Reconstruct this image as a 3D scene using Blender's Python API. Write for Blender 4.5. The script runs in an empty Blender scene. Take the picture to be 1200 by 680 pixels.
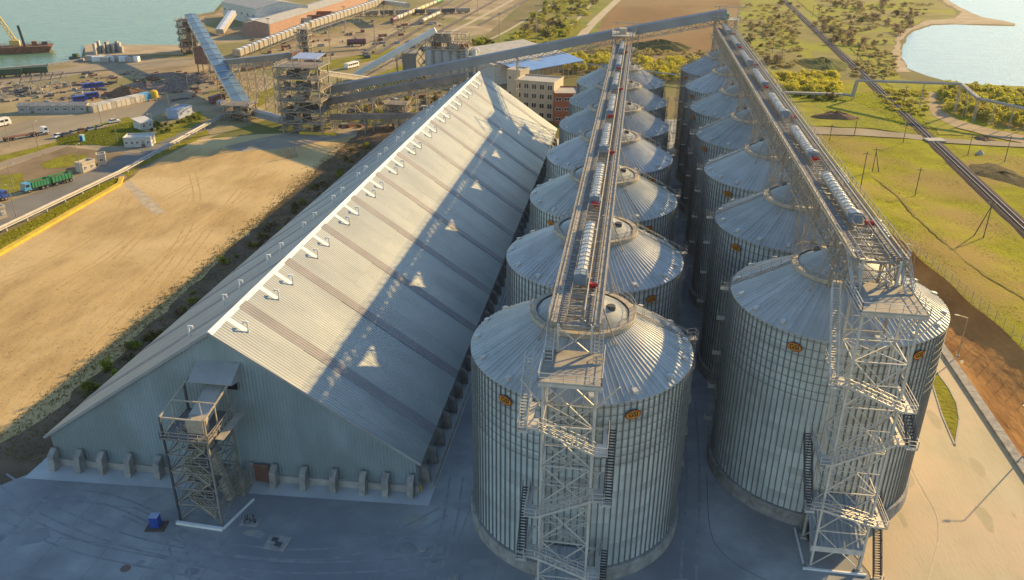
import bpy, bmesh, math, random
from mathutils import Vector, Matrix
from mathutils.geometry import tessellate_polygon
random.seed(7)
SC = bpy.context.scene
COL = SC.collection
R_ = math.radians
PI = math.pi

# ------------------------------------------------------------------ camera
PITCH, YAW, ROLL, CAMH, FPX = .436, -.145, .007, 75.5, 955.56
_F = Vector((math.sin(YAW)*math.cos(PITCH), math.cos(YAW)*math.cos(PITCH), -math.sin(PITCH)))
_r = Vector((math.cos(YAW), -math.sin(YAW), 0)); _u = _r.cross(_F)
_R2 = _r*math.cos(ROLL)+_u*math.sin(ROLL); _U2 = -_r*math.sin(ROLL)+_u*math.cos(ROLL)
CAMP = Vector((0, 0, CAMH))
cam = bpy.data.cameras.new('camera'); camo = bpy.data.objects.new('camera', cam); COL.objects.link(camo)
cam.sensor_width = 36; cam.lens = FPX/1200*36; cam.clip_start = .5; cam.clip_end = 20000
camo.matrix_world = Matrix((( _R2.x, _U2.x, -_F.x, 0), (_R2.y, _U2.y, -_F.y, 0), (_R2.z, _U2.z, -_F.z, CAMH), (0, 0, 0, 1)))
SC.camera = camo

# ------------------------------------------------------------------ light
SUN_EL, SUN_AZ = R_(20.6), R_(40)          # azimuth from +Y towards +X
w = bpy.data.worlds.new('World'); SC.world = w; w.use_nodes = True
nt = w.node_tree; bg = nt.nodes['Background']
sky = nt.nodes.new('ShaderNodeTexSky'); sky.sky_type = 'NISHITA'; sky.sun_disc = False
sky.sun_elevation = SUN_EL; sky.sun_rotation = SUN_AZ; sky.air_density = 1.25; sky.dust_density = .1; sky.ozone_density = 2.6
nt.links.new(sky.outputs[0], bg.inputs[0]); bg.inputs[1].default_value = .12
sl = bpy.data.lights.new('sun', 'SUN'); sl.energy = 5.0; sl.angle = R_(.6); sl.color = (1, .69, .285)
so = bpy.data.objects.new('sun', sl); COL.objects.link(so)
sd = Vector((math.cos(SUN_EL)*math.sin(SUN_AZ), math.cos(SUN_EL)*math.cos(SUN_AZ), math.sin(SUN_EL)))
so.rotation_euler = sd.to_track_quat('Z', 'Y').to_euler(); so.location = sd*300
vs = SC.view_settings; vs.view_transform = 'Standard'; vs.look = 'None'; vs.gamma = 1; vs.exposure = .9; vs.use_curve_mapping = False

# ------------------------------------------------------------------ pixel helpers (photo 1200x680 -> world)
def ray(x, y): return _F*FPX + _R2*(x-600) - _U2*(y-340)
def g(x, y, z=0.0):
    d = ray(x, y); return CAMP + d*((z-CAMH)/d.z)
def aty(x, y, Y):
    d = ray(x, y); return CAMP + d*(Y/d.y)
def pr(P):
    d = Vector(P)-CAMP; k = d.dot(_F); return (600+FPX*d.dot(_R2)/k, 340-FPX*d.dot(_U2)/k)
def zat(P, py):
    lo, hi = -5., 120.
    for _ in range(40):
        m = (lo+hi)/2
        if pr((P.x, P.y, m))[1] > py: lo = m
        else: hi = m
    return lo

# ------------------------------------------------------------------ materials
MATS = {}
def M(name, col, col2=None, rough=.8, metal=0., scale=.5, detail=4, bump=0., bscale=None, rnd=0., stretch=None, contrast=(.35, .65), spec=.4, col3=None, scale3=.05):
    if name in MATS: return MATS[name]
    m = bpy.data.materials.new(name); m.use_nodes = True; t = m.node_tree; n = t.nodes; L = t.links.new
    b = n['Principled BSDF']; b.inputs['Roughness'].default_value = rough; b.inputs['Metallic'].default_value = metal
    b.inputs['Specular IOR Level'].default_value = spec if rough < .94 else .08
    geo = n.new('ShaderNodeNewGeometry'); src = geo.outputs['Position']
    if stretch:
        mp = n.new('ShaderNodeMapping'); mp.inputs['Rotation'].default_value = (0, 0, stretch[1]); mp.inputs['Scale'].default_value = stretch[0]
        L(src, mp.inputs[0]); src = mp.outputs[0]
    if col2 is None: col2 = tuple(c*.78 for c in col)
    nz = n.new('ShaderNodeTexNoise'); nz.inputs['Scale'].default_value = scale; nz.inputs['Detail'].default_value = detail; nz.inputs['Roughness'].default_value = .62
    L(src, nz.inputs['Vector'])
    rp = n.new('ShaderNodeValToRGB'); rp.color_ramp.elements[0].position = contrast[0]; rp.color_ramp.elements[1].position = contrast[1]
    rp.color_ramp.elements[0].color = (*col2, 1); rp.color_ramp.elements[1].color = (*col, 1)
    L(nz.outputs['Fac'], rp.inputs[0]); out = rp.outputs[0]
    if col3:
        n3 = n.new('ShaderNodeTexNoise'); n3.inputs['Scale'].default_value = scale3; n3.inputs['Detail'].default_value = 5; L(geo.outputs['Position'], n3.inputs['Vector'])
        r3 = n.new('ShaderNodeValToRGB'); r3.color_ramp.elements[0].position = .46; r3.color_ramp.elements[1].position = .6; L(n3.outputs['Fac'], r3.inputs[0])
        mx = n.new('ShaderNodeMix'); mx.data_type = 'RGBA'; L(r3.outputs[0], mx.inputs['Factor']); L(out, mx.inputs[6]); mx.inputs[7].default_value = (*col3, 1); out = mx.outputs[2]
    if rnd:
        oi = n.new('ShaderNodeObjectInfo'); mr = n.new('ShaderNodeMapRange'); mr.inputs[3].default_value = 1-rnd; mr.inputs[4].default_value = 1+rnd
        L(oi.outputs['Random'], mr.inputs[0]); hs = n.new('ShaderNodeHueSaturation'); L(mr.outputs[0], hs.inputs['Value']); L(out, hs.inputs['Color']); out = hs.outputs[0]
    L(out, b.inputs['Base Color'])
    if bump:
        nb = n.new('ShaderNodeTexNoise'); nb.inputs['Scale'].default_value = bscale or scale*4; nb.inputs['Detail'].default_value = 5; L(src, nb.inputs['Vector'])
        bp = n.new('ShaderNodeBump'); bp.inputs['Strength'].default_value = 1; bp.inputs['Distance'].default_value = bump; L(nb.outputs['Fac'], bp.inputs['Height']); L(bp.outputs[0], b.inputs['Normal'])
    MATS[name] = m; return m

def add_wave(m, axis_vec, per, dist, profile='SIN'):
    """corrugation: fine relief along a world axis, combined as bump"""
    t = m.node_tree; n = t.nodes; L = t.links.new; b = n['Principled BSDF']
    geo = n.new('ShaderNodeNewGeometry'); dot = n.new('ShaderNodeVectorMath'); dot.operation = 'DOT_PRODUCT'; dot.inputs[1].default_value = axis_vec
    L(geo.outputs['Position'], dot.inputs[0]); mu = n.new('ShaderNodeMath'); mu.operation = 'MULTIPLY'; mu.inputs[1].default_value = 2*PI/per; L(dot.outputs['Value'], mu.inputs[0])
    s = n.new('ShaderNodeMath'); s.operation = 'SINE'; L(mu.outputs[0], s.inputs[0])
    bp = n.new('ShaderNodeBump'); bp.inputs['Distance'].default_value = dist; bp.inputs['Strength'].default_value = 1; L(s.outputs[0], bp.inputs['Height'])
    if b.inputs['Normal'].is_linked: L(b.inputs['Normal'].links[0].from_socket, bp.inputs['Normal'])
    L(bp.outputs[0], b.inputs['Normal']); return m

# silo wall sheets: tone changes from sheet to sheet round the ring
def silo_wall_mat():
    m = M('galvanised_wall', (.66, .71, .68), (.52, .565, .54), rough=.5, metal=.25, scale=.5, detail=9, rnd=.07, stretch=((1, 1, .10), 0), contrast=(.3, .7))
    t = m.node_tree; n = t.nodes; L = t.links.new; b = n['Principled BSDF']
    tc = n.new('ShaderNodeTexCoord'); sp = n.new('ShaderNodeSeparateXYZ'); L(tc.outputs['Object'], sp.inputs[0])
    at = n.new('ShaderNodeMath'); at.operation = 'ARCTAN2'; L(sp.outputs['Y'], at.inputs[0]); L(sp.outputs['X'], at.inputs[1])
    oi = n.new('ShaderNodeObjectInfo'); ad = n.new('ShaderNodeMath'); ad.operation = 'MULTIPLY_ADD'; ad.inputs[1].default_value = 30/(2*PI); L(at.outputs[0], ad.inputs[0]); L(oi.outputs['Random'], ad.inputs[2])
    fl = n.new('ShaderNodeMath'); fl.operation = 'FLOOR'; L(ad.outputs[0], fl.inputs[0])
    cb = n.new('ShaderNodeCombineXYZ'); L(fl.outputs[0], cb.inputs[0]); L(oi.outputs['Random'], cb.inputs[1])
    wn = n.new('ShaderNodeTexWhiteNoise'); wn.noise_dimensions = '2D'; L(cb.outputs[0], wn.inputs['Vector'])
    mr = n.new('ShaderNodeMapRange'); mr.inputs[3].default_value = .86; mr.inputs[4].default_value = 1.10; L(wn.outputs['Value'], mr.inputs[0])
    hs = n.new('ShaderNodeHueSaturation'); L(mr.outputs[0], hs.inputs['Value']); L(b.inputs['Base Color'].links[0].from_socket, hs.inputs['Color']); L(hs.outputs[0], b.inputs['Base Color'])
    return m
WALL = silo_wall_mat()
ROOFM = M('galvanised_roof', (.49, .50, .485), (.40, .41, .40), rough=.55, metal=.25, scale=.4, detail=8, rnd=.09)
def by_object_colour(m):
    t = m.node_tree; n = t.nodes; L = t.links.new; b = n['Principled BSDF']; oi = n.new('ShaderNodeObjectInfo'); mx = n.new('ShaderNodeMix'); mx.data_type = 'RGBA'; mx.blend_type = 'MULTIPLY'; mx.inputs['Factor'].default_value = 1
    L(b.inputs['Base Color'].links[0].from_socket, mx.inputs[6]); L(oi.outputs['Color'], mx.inputs[7]); L(mx.outputs[2], b.inputs['Base Color'])
by_object_colour(ROOFM); by_object_colour(WALL)
STIFF = M('stiffener_steel', (.24, .25, .25), (.19, .20, .20), rough=.55, metal=.4, scale=1)
CONC = M('concrete', (.42, .40, .36), (.30, .29, .27), rough=.9, scale=.6, detail=8, bump=.02)
CONC_D = M('concrete_stained', (.36, .34, .31), (.20, .19, .18), rough=.9, scale=.8, detail=8, bump=.02)
STEEL = M('galvanised_members', (.36, .32, .265), (.26, .235, .20), rough=.5, metal=.3, scale=1, rnd=.06)
STEEL_D = M('dark_steel', (.10, .10, .11), (.07, .07, .075), rough=.6, metal=.3, scale=1)
CREAM = M('cream_steel', (.43, .375, .29), (.31, .27, .21), rough=.6, scale=1, rnd=.05)
LIDM = M('white_lid', (.58, .56, .51), (.45, .43, .39), rough=.5, scale=1, rnd=.05)
BLUEGREY = M('blue_grey_steel', (.20, .27, .33), (.15, .20, .26), rough=.55, scale=1)
RED = M('red_paint', (.50, .03, .03), (.36, .025, .025), rough=.45, scale=2)
TOWERM = M('tower_steel', (.60, .57, .51), (.48, .455, .41), rough=.5, metal=.2, scale=1, rnd=.06)
GRATE = M('grating', (.24, .23, .22), (.17, .165, .16), rough=.7, metal=.3, scale=3)
ORANGE = M('badge_orange', (.50, .09, .02), (.40, .07, .02), rough=.5, scale=2)
YELLOW = M('badge_yellow', (.62, .27, .03), rough=.5, scale=2)
BLACK = M('black_paint', (.015, .013, .012), (.01, .01, .01), rough=.6)
SHEDROOF = add_wave(M('shed_roof_sheet', (.355, .365, .345), (.275, .29, .28), rough=.45, metal=.4, scale=.12, detail=9, rnd=.05, stretch=((.35, 1, 1), 0)), (0, 1, 0), .55, .035)
SKYL = add_wave(M('shed_skylight_strip', (.25, .235, .235), (.20, .19, .195), rough=.5, metal=.1, scale=.2, rnd=.05), (0, 1, 0), .55, .035)
SHEDWALL = add_wave(M('shed_wall_sheet', (.36, .44, .46), (.27, .345, .36), rough=.45, metal=.35, scale=.35, detail=9, stretch=((1, 1, .12), 0), col3=(.27, .32, .32), scale3=.08), (1, 0, 0), .5, .03)
SHEDSIDE = M('shed_side_sheet', (.35, .35, .34), rough=.6, scale=.2)
WHITE = M('white_paint', (.78, .77, .74), (.66, .65, .62), rough=.6, scale=1)
GLASS = M('dark_glass', (.03, .04, .05), (.02, .025, .03), rough=.15, spec=.6)
RUST = M('rusty_steel', (.25, .10, .055), (.13, .055, .035), rough=.8, scale=.5)
BROWNT = M('brown_cladding', (.24, .13, .09), (.17, .09, .07), rough=.8, scale=.3)
WOOD = M('weathered_pole', (.13, .10, .075), (.08, .065, .05), rough=.9, scale=1)
TYRE = M('tyre_rubber', (.02, .02, .02), (.03, .03, .03), rough=.9)
BLUE = M('blue_paint', (.03, .08, .36), (.02, .06, .28), rough=.45, scale=2)
LBLUE = M('light_blue_paint', (.12, .40, .60), (.10, .33, .5), rough=.45, scale=2)
GREEN = M('green_paint', (.06, .30, .13), (.05, .24, .10), rough=.55, scale=1)
DGREEN = M('dark_green_paint', (.06, .11, .06), (.04, .07, .045), rough=.7, scale=1)
YELP = M('yellow_paint', (.72, .46, .03), (.52, .33, .04), rough=.7, scale=.5, detail=6)
CRANEY = M('crane_yellow', (.62, .47, .16), (.5, .37, .12), rough=.6)
PURPLE = M('maroon_paint', (.16, .06, .09), (.12, .05, .07), rough=.6)
BEIGE = M('beige_plaster', (.55, .47, .35), (.46, .39, .30), rough=.9, scale=.3)
BRICKR = M('red_brick_wall', (.34, .12, .07), (.27, .09, .055), rough=.9, scale=.6)
ROOFG = M('grey_flat_roof', (.42, .40, .36), (.33, .32, .29), rough=.85, scale=.3)
ROOFBL = M('blue_roof_sheet', (.16, .30, .58), (.13, .25, .50), rough=.5, scale=.3)
CONVG = M('conveyor_grey_cladding', (.25, .265, .28), (.20, .215, .235), rough=.5, metal=.2, scale=.15)
CONVL = M('conveyor_light_cladding', (.74, .72, .67), (.62, .60, .56), rough=.5, metal=.1, scale=.15)
CONVB = M('conveyor_brown_cladding', (.24, .20, .17), (.17, .145, .125), rough=.7, scale=.3)
SILOC = M('port_silo_concrete', (.40, .41, .40), (.31, .32, .32), rough=.8, scale=.2, stretch=((1, 1, .2), 0))
LBROOF = M('pale_blue_roof', (.36, .41, .56), (.30, .35, .48), rough=.5)
PIPEM = M('pipe_lagging', (.46, .42, .36), (.36, .33, .29), rough=.6)
SOILH = M('soil_heap', (.21, .13, .08), (.13, .08, .055), rough=1, scale=.6, detail=8, bump=.25, bscale=1.5)
SCRAP = M('scrap_heap', (.30, .23, .18), (.10, .075, .065), rough=.9, scale=1.3, detail=8, bump=.4, bscale=2)
# ground surfaces
GROUND = M('dry_ground', (.25, .195, .10), (.15, .125, .06), rough=1, scale=.02, detail=10, bump=.15, bscale=.5, col3=(.14, .15, .045), scale3=.012)
SAND = M('sand', (.53, .375, .175), (.34, .23, .105), rough=1, scale=.14, detail=10, bump=.10, bscale=.7, stretch=((1, .30, 1), R_(48)), contrast=(.28, .62), col3=(.57, .42, .21), scale3=.03)
SHADEPAVE = M('shaded_paving', (.37, .375, .365), (.235, .24, .24), rough=.85, scale=.16, detail=12, bump=.02, bscale=5, contrast=(.34, .66), col3=(.20, .20, .21), scale3=.035)  # grey paving for the shaded yard; the tan yard colour takes the sunlit part
APRON = M('concrete_apron', (.50, .51, .50), (.41, .42, .42), rough=.9, scale=.2, detail=8)
YARD = M('concrete_yard', (.48, .41, .27), (.40, .34, .22), rough=.9, scale=.22, detail=12, bump=.03, bscale=3, stretch=((1, .22, 1), R_(8)), contrast=(.36, .62), col3=(.52, .40, .265), scale3=.05)
ROADT = M('dusty_road', (.34, .285, .20), (.25, .21, .15), rough=.95, scale=.08, detail=8, stretch=((1, .25, 1), R_(-65)))
ROADG = M('road_asphalt', (.20, .185, .16), (.15, .14, .125), rough=.9, scale=.1, detail=8)
PORT = M('port_ground', (.43, .335, .205), (.23, .175, .11), rough=1, scale=.035, detail=11, bump=.1, bscale=.5, contrast=(.36, .62), col3=(.22, .20, .085), scale3=.018)
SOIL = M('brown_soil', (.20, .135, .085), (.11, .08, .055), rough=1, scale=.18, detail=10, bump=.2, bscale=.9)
BANK = M('red_brown_bank', (.44, .235, .085), (.26, .125, .045), rough=1, scale=.22, detail=10, bump=.3, bscale=.8, stretch=((1, .35, 1), 0))
MEADOW = M('meadow_grass', (.30, .30, .008), (.20, .19, .010), rough=1, scale=.11, detail=11, bump=.25, bscale=1.2, col3=(.28, .205, .06), scale3=.028)
VERGE = M('verge_grass', (.26, .25, .02), (.16, .14, .025), rough=1, scale=.2, detail=10, bump=.25, bscale=1.2)
FIELD = M('brown_field', (.25, .15, .07), (.18, .11, .05), rough=1, scale=.03, detail=10, stretch=((1, .2, 1), R_(70)), col3=(.25, .175, .09), scale3=.008)
FIELDG = M('green_field', (.24, .26, .03), (.15, .16, .03), rough=1, scale=.04, detail=10, col3=(.22, .20, .06), scale3=.02)
SCRUB = M('dry_scrub_ground', (.27, .235, .085), (.16, .145, .05), rough=1, scale=.035, detail=11, bump=.3, bscale=.3, col3=(.25, .26, .025), scale3=.016)
BALLAST = M('ballast', (.10, .08, .075), (.06, .048, .047), rough=1, scale=1, detail=8, bump=.1)
RAILM = M('rail_steel', (.50, .45, .45), rough=.35, metal=.7)
SLEEP = M('sleeper', (.11, .09, .08), rough=.95)
SHORE = M('shore_sand', (.46, .37, .25), (.34, .26, .17), rough=1, scale=.08)
def water(name, c, c2, rough, sc):
    m = M(name, c, c2, rough=rough, scale=.06, detail=10, bump=.35, bscale=sc, spec=.4, stretch=((1, 2.2, 1), R_(20)))
    return m
SEA = water('sea_water', (.13, .235, .14), (.085, .175, .11), .25, .3)
LAGOON = water('lagoon_water', (.27, .345, .31), (.23, .30, .28), .25, .3)
def leafmat(name, a, b):
    m = M(name, a, b, rough=.75, scale=.8, detail=3, rnd=.22)
    t = m.node_tree; n = t.nodes; p = n['Principled BSDF']; tr = n.new('ShaderNodeBsdfTranslucent'); mx = n.new('ShaderNodeMixShader'); mx.inputs[0].default_value = .6
    t.links.new(p.inputs['Base Color'].links[0].from_socket, tr.inputs['Color']); t.links.new(p.outputs[0], mx.inputs[1]); t.links.new(tr.outputs[0], mx.inputs[2])
    t.links.new(mx.outputs[0], n['Material Output'].inputs['Surface']); return m
LEAFS = [leafmat('leaf_yellow_green', (.46, .44, .04), (.31, .30, .035)), leafmat('leaf_olive', (.23, .21, .07), (.16, .145, .05)),
         leafmat('leaf_bare_brown', (.25, .19, .12), (.18, .14, .09)), leafmat('leaf_fresh', (.27, .30, .035), (.18, .21, .03))]
BARK = M('bark', (.12, .09, .065), rough=1)

# ------------------------------------------------------------------ mesh builder
class MB:
    def __init__(s): s.v = []; s.f = []
    def add(s, vs, fs):
        o = len(s.v); s.v += [tuple(v) for v in vs]; s.f += [tuple(i+o for i in f) for f in fs]; return s
    def box(s, c, d, rz=0):
        x, y, z = d[0]/2, d[1]/2, d[2]/2; cz, sz = math.cos(rz), math.sin(rz); vs = []
        for k in (-z, z):
            for i, j in ((-x, -y), (x, -y), (x, y), (-x, y)): vs.append((c[0]+i*cz-j*sz, c[1]+i*sz+j*cz, c[2]+k))
        return s.add(vs, [(0, 3, 2, 1), (4, 5, 6, 7), (0, 1, 5, 4), (1, 2, 6, 5), (2, 3, 7, 6), (3, 0, 4, 7)])
    def beam(s, p, q, w=.15, h=None):
        p = Vector(p); q = Vector(q); h = h or w; d = q-p
        if d.length < 1e-4: return s
        d.normalize(); up = Vector((0, 0, 1)) if abs(d.z) < .95 else Vector((0, 1, 0))
        a = d.cross(up).normalized()*(w/2); b = a.normalized().cross(d).normalized()*(h/2); vs = []
        for e in (p, q):
            for i, j in ((-1, -1), (1, -1), (1, 1), (-1, 1)): vs.append(e+a*i+b*j)
        return s.add(vs, [(0, 3, 2, 1), (4, 5, 6, 7), (0, 1, 5, 4), (1, 2, 6, 5), (2, 3, 7, 6), (3, 0, 4, 7)])
    def cyl(s, p, q, r, n=10, r2=None, caps=True):
        p = Vector(p); q = Vector(q); r2 = r if r2 is None else r2; d = (q-p).normalized()
        up = Vector((0, 0, 1)) if abs(d.z) < .95 else Vector((1, 0, 0)); a = d.cross(up).normalized(); b = a.cross(d); vs = []
        for e, rr in ((p, r), (q, r2)):
            for i in range(n):
                t = 2*PI*i/n; vs.append(e+(a*math.cos(t)+b*math.sin(t))*rr)
        fs = [(i, (i+1) % n, n+(i+1) % n, n+i) for i in range(n)]
        if caps: fs += [tuple(range(n-1, -1, -1)), tuple(range(n, 2*n))]
        return s.add(vs, fs)
    def lathe(s, prof, n=64, c=(0, 0, 0), closed=False):
        vs = []; fs = []; k = len(prof)
        for i in range(n):
            t = 2*PI*i/n
            for r, z in prof: vs.append((c[0]+r*math.cos(t), c[1]+r*math.sin(t), c[2]+z))
        for i in range(n):
            j = (i+1) % n
            for a in range(k-1 if not closed else k):
                b = (a+1) % k; fs.append((i*k+a, j*k+a, j*k+b, i*k+b))
        return s.add(vs, fs)
    def prism(s, poly, off):
        """extrude polygon (list of 3D points) by vector off"""
        n = len(poly); off = Vector(off); vs = [Vector(p) for p in poly]+[Vector(p)+off for p in poly]
        return s.add(vs, [tuple(range(n-1, -1, -1)), tuple(range(n, 2*n))]+[(i, (i+1) % n, n+(i+1) % n, n+i) for i in range(n)])
    def quad(s, a, b, c, d): return s.add([a, b, c, d], [(0, 1, 2, 3)])
    def mesh(s, name, mat):
        me = bpy.data.meshes.new(name); me.from_pydata(s.v, [], s.f); me.materials.append(mat); me.update(); return me
    def build(s, name, mat, parent=None, world=False, smooth=False, kind=None):
        if world and parent is not None:
            o = worig(parent); s.v = [(a-o[0], b-o[1], c-o[2]) for a, b, c in s.v]
        me = s.mesh(name, mat)
        if smooth:
            for p in me.polygons: p.use_smooth = True
        return link(name, me, parent, kind=kind)
def worig(o):
    v = Vector((0, 0, 0))
    while o is not None: v += o.location; o = o.parent
    return v
def link(name, me, parent=None, loc=None, rz=0, kind=None):
    ob = bpy.data.objects.new(name, me); COL.objects.link(ob); ob.parent = parent
    if loc: ob.location = loc
    if rz: ob.rotation_euler.z = rz
    if kind: ob['kind'] = kind
    return ob
def tag(o, label, cat, group=None):
    o['label'] = label; o['category'] = cat
    if group: o['group'] = group
    return o
def thing(name, label, cat, loc=(0, 0, 0), rz=0, group=None):
    o = bpy.data.objects.new(name, None); COL.objects.link(o); o.location = loc; o.rotation_euler.z = rz; o.empty_display_size = .3
    return tag(o, label, cat, group)
def copy_tree(o, parent=None):
    c = o.copy(); COL.objects.link(c); c.parent = parent
    for ch in list(o.children): copy_tree(ch, c)
    return c
def struct(o): o['kind'] = 'structure'; return o
def sheet(name, pts, mat, z=.02, jit=0., seg=6., px=True):
    """flat ground sheet from a pixel (or world) outline; edges may be ragged"""
    P = [g(*p) if px else Vector((p[0], p[1], 0)) for p in pts]; out = []
    for i, a in enumerate(P):
        b = P[(i+1) % len(P)]; n = max(1, int((b-a).length/seg)) if jit else 1
        n = min(n, 60)
        for k in range(n):
            q = a.lerp(b, k/n)
            if jit: q = q+Vector((random.uniform(-jit, jit), random.uniform(-jit, jit), 0))
            out.append(Vector((q.x, q.y, z)))
    tris = tessellate_polygon([out]); me = bpy.data.meshes.new(name)
    me.from_pydata([tuple(v) for v in out], [], [tuple(t) for t in tris]); me.materials.append(mat)
    bm = bmesh.new(); bm.from_mesh(me); bmesh.ops.recalc_face_normals(bm, faces=bm.faces)
    for f in bm.faces:
        if f.normal.z < 0: f.normal_flip()
    bm.to_mesh(me); bm.free()
    return struct(link(name, me))

# ================================================================== THE SETTING
XL, YL, HL = -4.4, 90.8, 25.9         # left silo row: axis x, first centre y, eave height
XR, YR, HR = 29.1, 105.4, 28.2        # right silo row
PITCHS, RS = 29.33, 13.7
BZ = 3.2                              # height of the meadow edge above the yard
def xf(y): return 64.6 + (208.7-y)*(73.6-64.6)/(208.7-142.3)      # fence line
def sm(t): t = max(0., min(1., t)); return t*t*(3-2*t)
def tz(x, y):
    d = x-xf(y)
    return BZ*sm(1-(d-2)/34)*sm((300-y)/90)*sm((d+30)/28 if d < 0 else 1)
# base sheet to the horizon
b = MB(); n = 24; S = 9000
for j in range(n+1):
    for i in range(n+1): b.v.append((-S+2*S*i/n, -S+2*S*j/n+3000, 0))
for j in range(n):
    for i in range(n): a = j*(n+1)+i; b.f.append((a, a+1, a+n+2, a+n+1))
struct(b.build('ground', GROUND))
# waters
sheet('sea', [(-900, 150), (-300, 96), (0, 80), (55, 75), (95, 69), (98, 57), (140, 53), (208, 55), (216, 44), (222, 19), (250, 14), (262, 1), (330, -25), (520, -62), (520, -80), (-900, -80)], SEA, .03)
sheet('lagoon', [(1063, 80), (1058, 66), (1058, 52), (1068, 38), (1092, 30), (1120, 29), (1150, 30), (1189, 31), (1192, 28), (1172, 24), (1150, 20), (1132, 12), (1112, 1), (1090, -12), (1060, -40), (1100, -60), (1900, -60), (1900, 180), (1300, 118), (1200, 106), (1150, 101), (1110, 95), (1085, 89)], LAGOON, .03, jit=.8, seg=9)
sheet('shore', [(1066, 84), (1056, 70), (1055, 50), (1066, 36), (1092, 28), (1150, 28), (1193, 29.4), (1193, 28.4), (1150, 18), (1132, 10), (1112, -1), (1104, 1), (1126, 14), (1120, 22), (1085, 24), (1052, 40), (1046, 62), (1050, 84)], SHORE, .02, jit=1, seg=7)
# port side
sheet('port_yard', [(-400, 170), (0, 83), (55, 78), (95, 72), (99, 60), (140, 56), (208, 58), (220, 47), (226, 21), (252, 17), (264, 4), (340, -22), (640, -22), (560, 50), (480, 95), (400, 120), (330, 135), (250, 160), (200, 185), (100, 230), (0, 270), (-400, 470)], PORT, .01)
sheet('harbour_road', [(-60, 195), (0, 168), (60, 158), (120, 150), (175, 140), (235, 112), (262, 96), (250, 90), (205, 112), (150, 124), (100, 134), (40, 140), (-60, 158)], ROADT, .02, jit=.5)
sheet('quay_road', [(-60, 112), (0, 100), (120, 84), (240, 74), (238, 66), (120, 74), (0, 92), (-60, 103)], ROADT, .024, jit=.4)
sheet('truck_road', [(-60, 296), (0, 268), (60, 243), (100, 228), (150, 203), (205, 172), (250, 152), (235, 145), (190, 158), (140, 183), (85, 210), (0, 240), (-60, 258)], ROADG, .028, jit=.2)
sheet('path', [(-40, 202), (0, 192), (72, 170), (90, 166), (125, 172), (165, 177), (165, 180), (124, 176), (90, 169), (74, 173), (0, 196), (-40, 207)], ROADT, .03)
verges = [[(-40, 196), (0, 183), (60, 168), (68, 165), (70, 170), (0, 190), (-40, 203)], [(68, 163), (100, 156), (160, 138), (170, 144), (165, 170), (125, 172), (95, 166)],
  [(165, 168), (190, 150), (235, 130), (240, 140), (215, 155), (180, 170)], [(0, 234), (0, 206), (25, 203), (30, 220)], [(48, 192), (75, 182), (100, 180), (102, 188), (75, 197), (52, 198)],
  [(-60, 322), (0, 297), (140, 215), (135, 210), (115, 216), (0, 284), (-60, 310)], [(150, 210), (165, 195), (245, 158), (240, 152), (200, 172), (145, 203)],
  [(80, 160), (120, 148), (155, 140), (150, 137), (85, 154)], [(425, 108), (470, 96), (500, 82), (470, 76), (430, 92)], [(300, 128), (320, 112), (360, 100), (350, 92), (305, 108)], [(360, 88), (440, 70), (480, 62), (470, 56), (380, 72)], [(560, 78), (640, 62), (690, 30), (640, 30), (580, 58)], [(400, 150), (500, 142), (520, 128), (420, 134)]]
for i, p in enumerate(verges): sheet('verge', p, VERGE, .034+.004*i, jit=.6, seg=3)
sheet('soil_patch', [(0, 230), (0, 200), (80, 172), (120, 178), (158, 182), (120, 190), (90, 205), (40, 222)], M('dry_lot', (.27, .20, .12), (.18, .13, .075), rough=1, scale=.1, detail=9), .026, jit=.8, seg=4)
sheet('soil_strip', [(5, 282), (90, 222), (108, 222), (105, 228), (0, 290)], M('olive_strip', (.17, .14, .065), (.12, .10, .05), rough=1, scale=.2, detail=9), .032, jit=.4, seg=4)
# lots round the shed
sheet('sand_lot', [(-230, 440), (-60, 332), (0, 298), (145, 214), (165, 200), (232, 164), (300, 158), (440, 150), (520, 120), (560, 110), (300, 420), (0, 560), (-230, 700)], SAND, .04, jit=.5)
sheet('lane', [(262, 172), (300, 163), (345, 156), (470, 138), (430, 156), (335, 174), (285, 178)], M('grey_lane', (.36, .31, .24), (.27, .23, .175), rough=.95, scale=.1), .048, jit=.6, seg=4)
sheet('track', [(145, 216), (152, 211), (180, 236), (193, 248), (182, 252), (170, 242)], M('broken_slab', (.50, .42, .31), (.38, .30, .2), rough=1, scale=.4), .052, jit=.3, seg=2)
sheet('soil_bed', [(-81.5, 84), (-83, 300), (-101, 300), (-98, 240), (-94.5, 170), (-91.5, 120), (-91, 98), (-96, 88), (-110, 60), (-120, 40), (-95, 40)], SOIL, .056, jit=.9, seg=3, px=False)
sheet('yard_paving_shaded', [(-82, 30), (-92, 66), (-86, 83), (-82, 88), (-26, 92), (-26, 330), (17.3, 330), (17.3, 97), (25, 93), (31.5, 89), (33.5, 84), (34, 70), (34, 30)], SHADEPAVE, .06, jit=.15, px=False)  # colour change to the tan concrete is laid along the silo shadow's edge
sheet('yard_concrete', [(17.3, 330), (64, 330), (64, 30), (34, 30), (34, 70), (33.5, 84), (31.5, 89), (25, 93), (17.3, 97)], YARD, .064, jit=.12, px=False)
sheet('shed_apron', [(-84, 84.6), (-24.4, 87.8), (-24.2, 292), (-84, 292)], APRON, .072, px=False)
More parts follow.
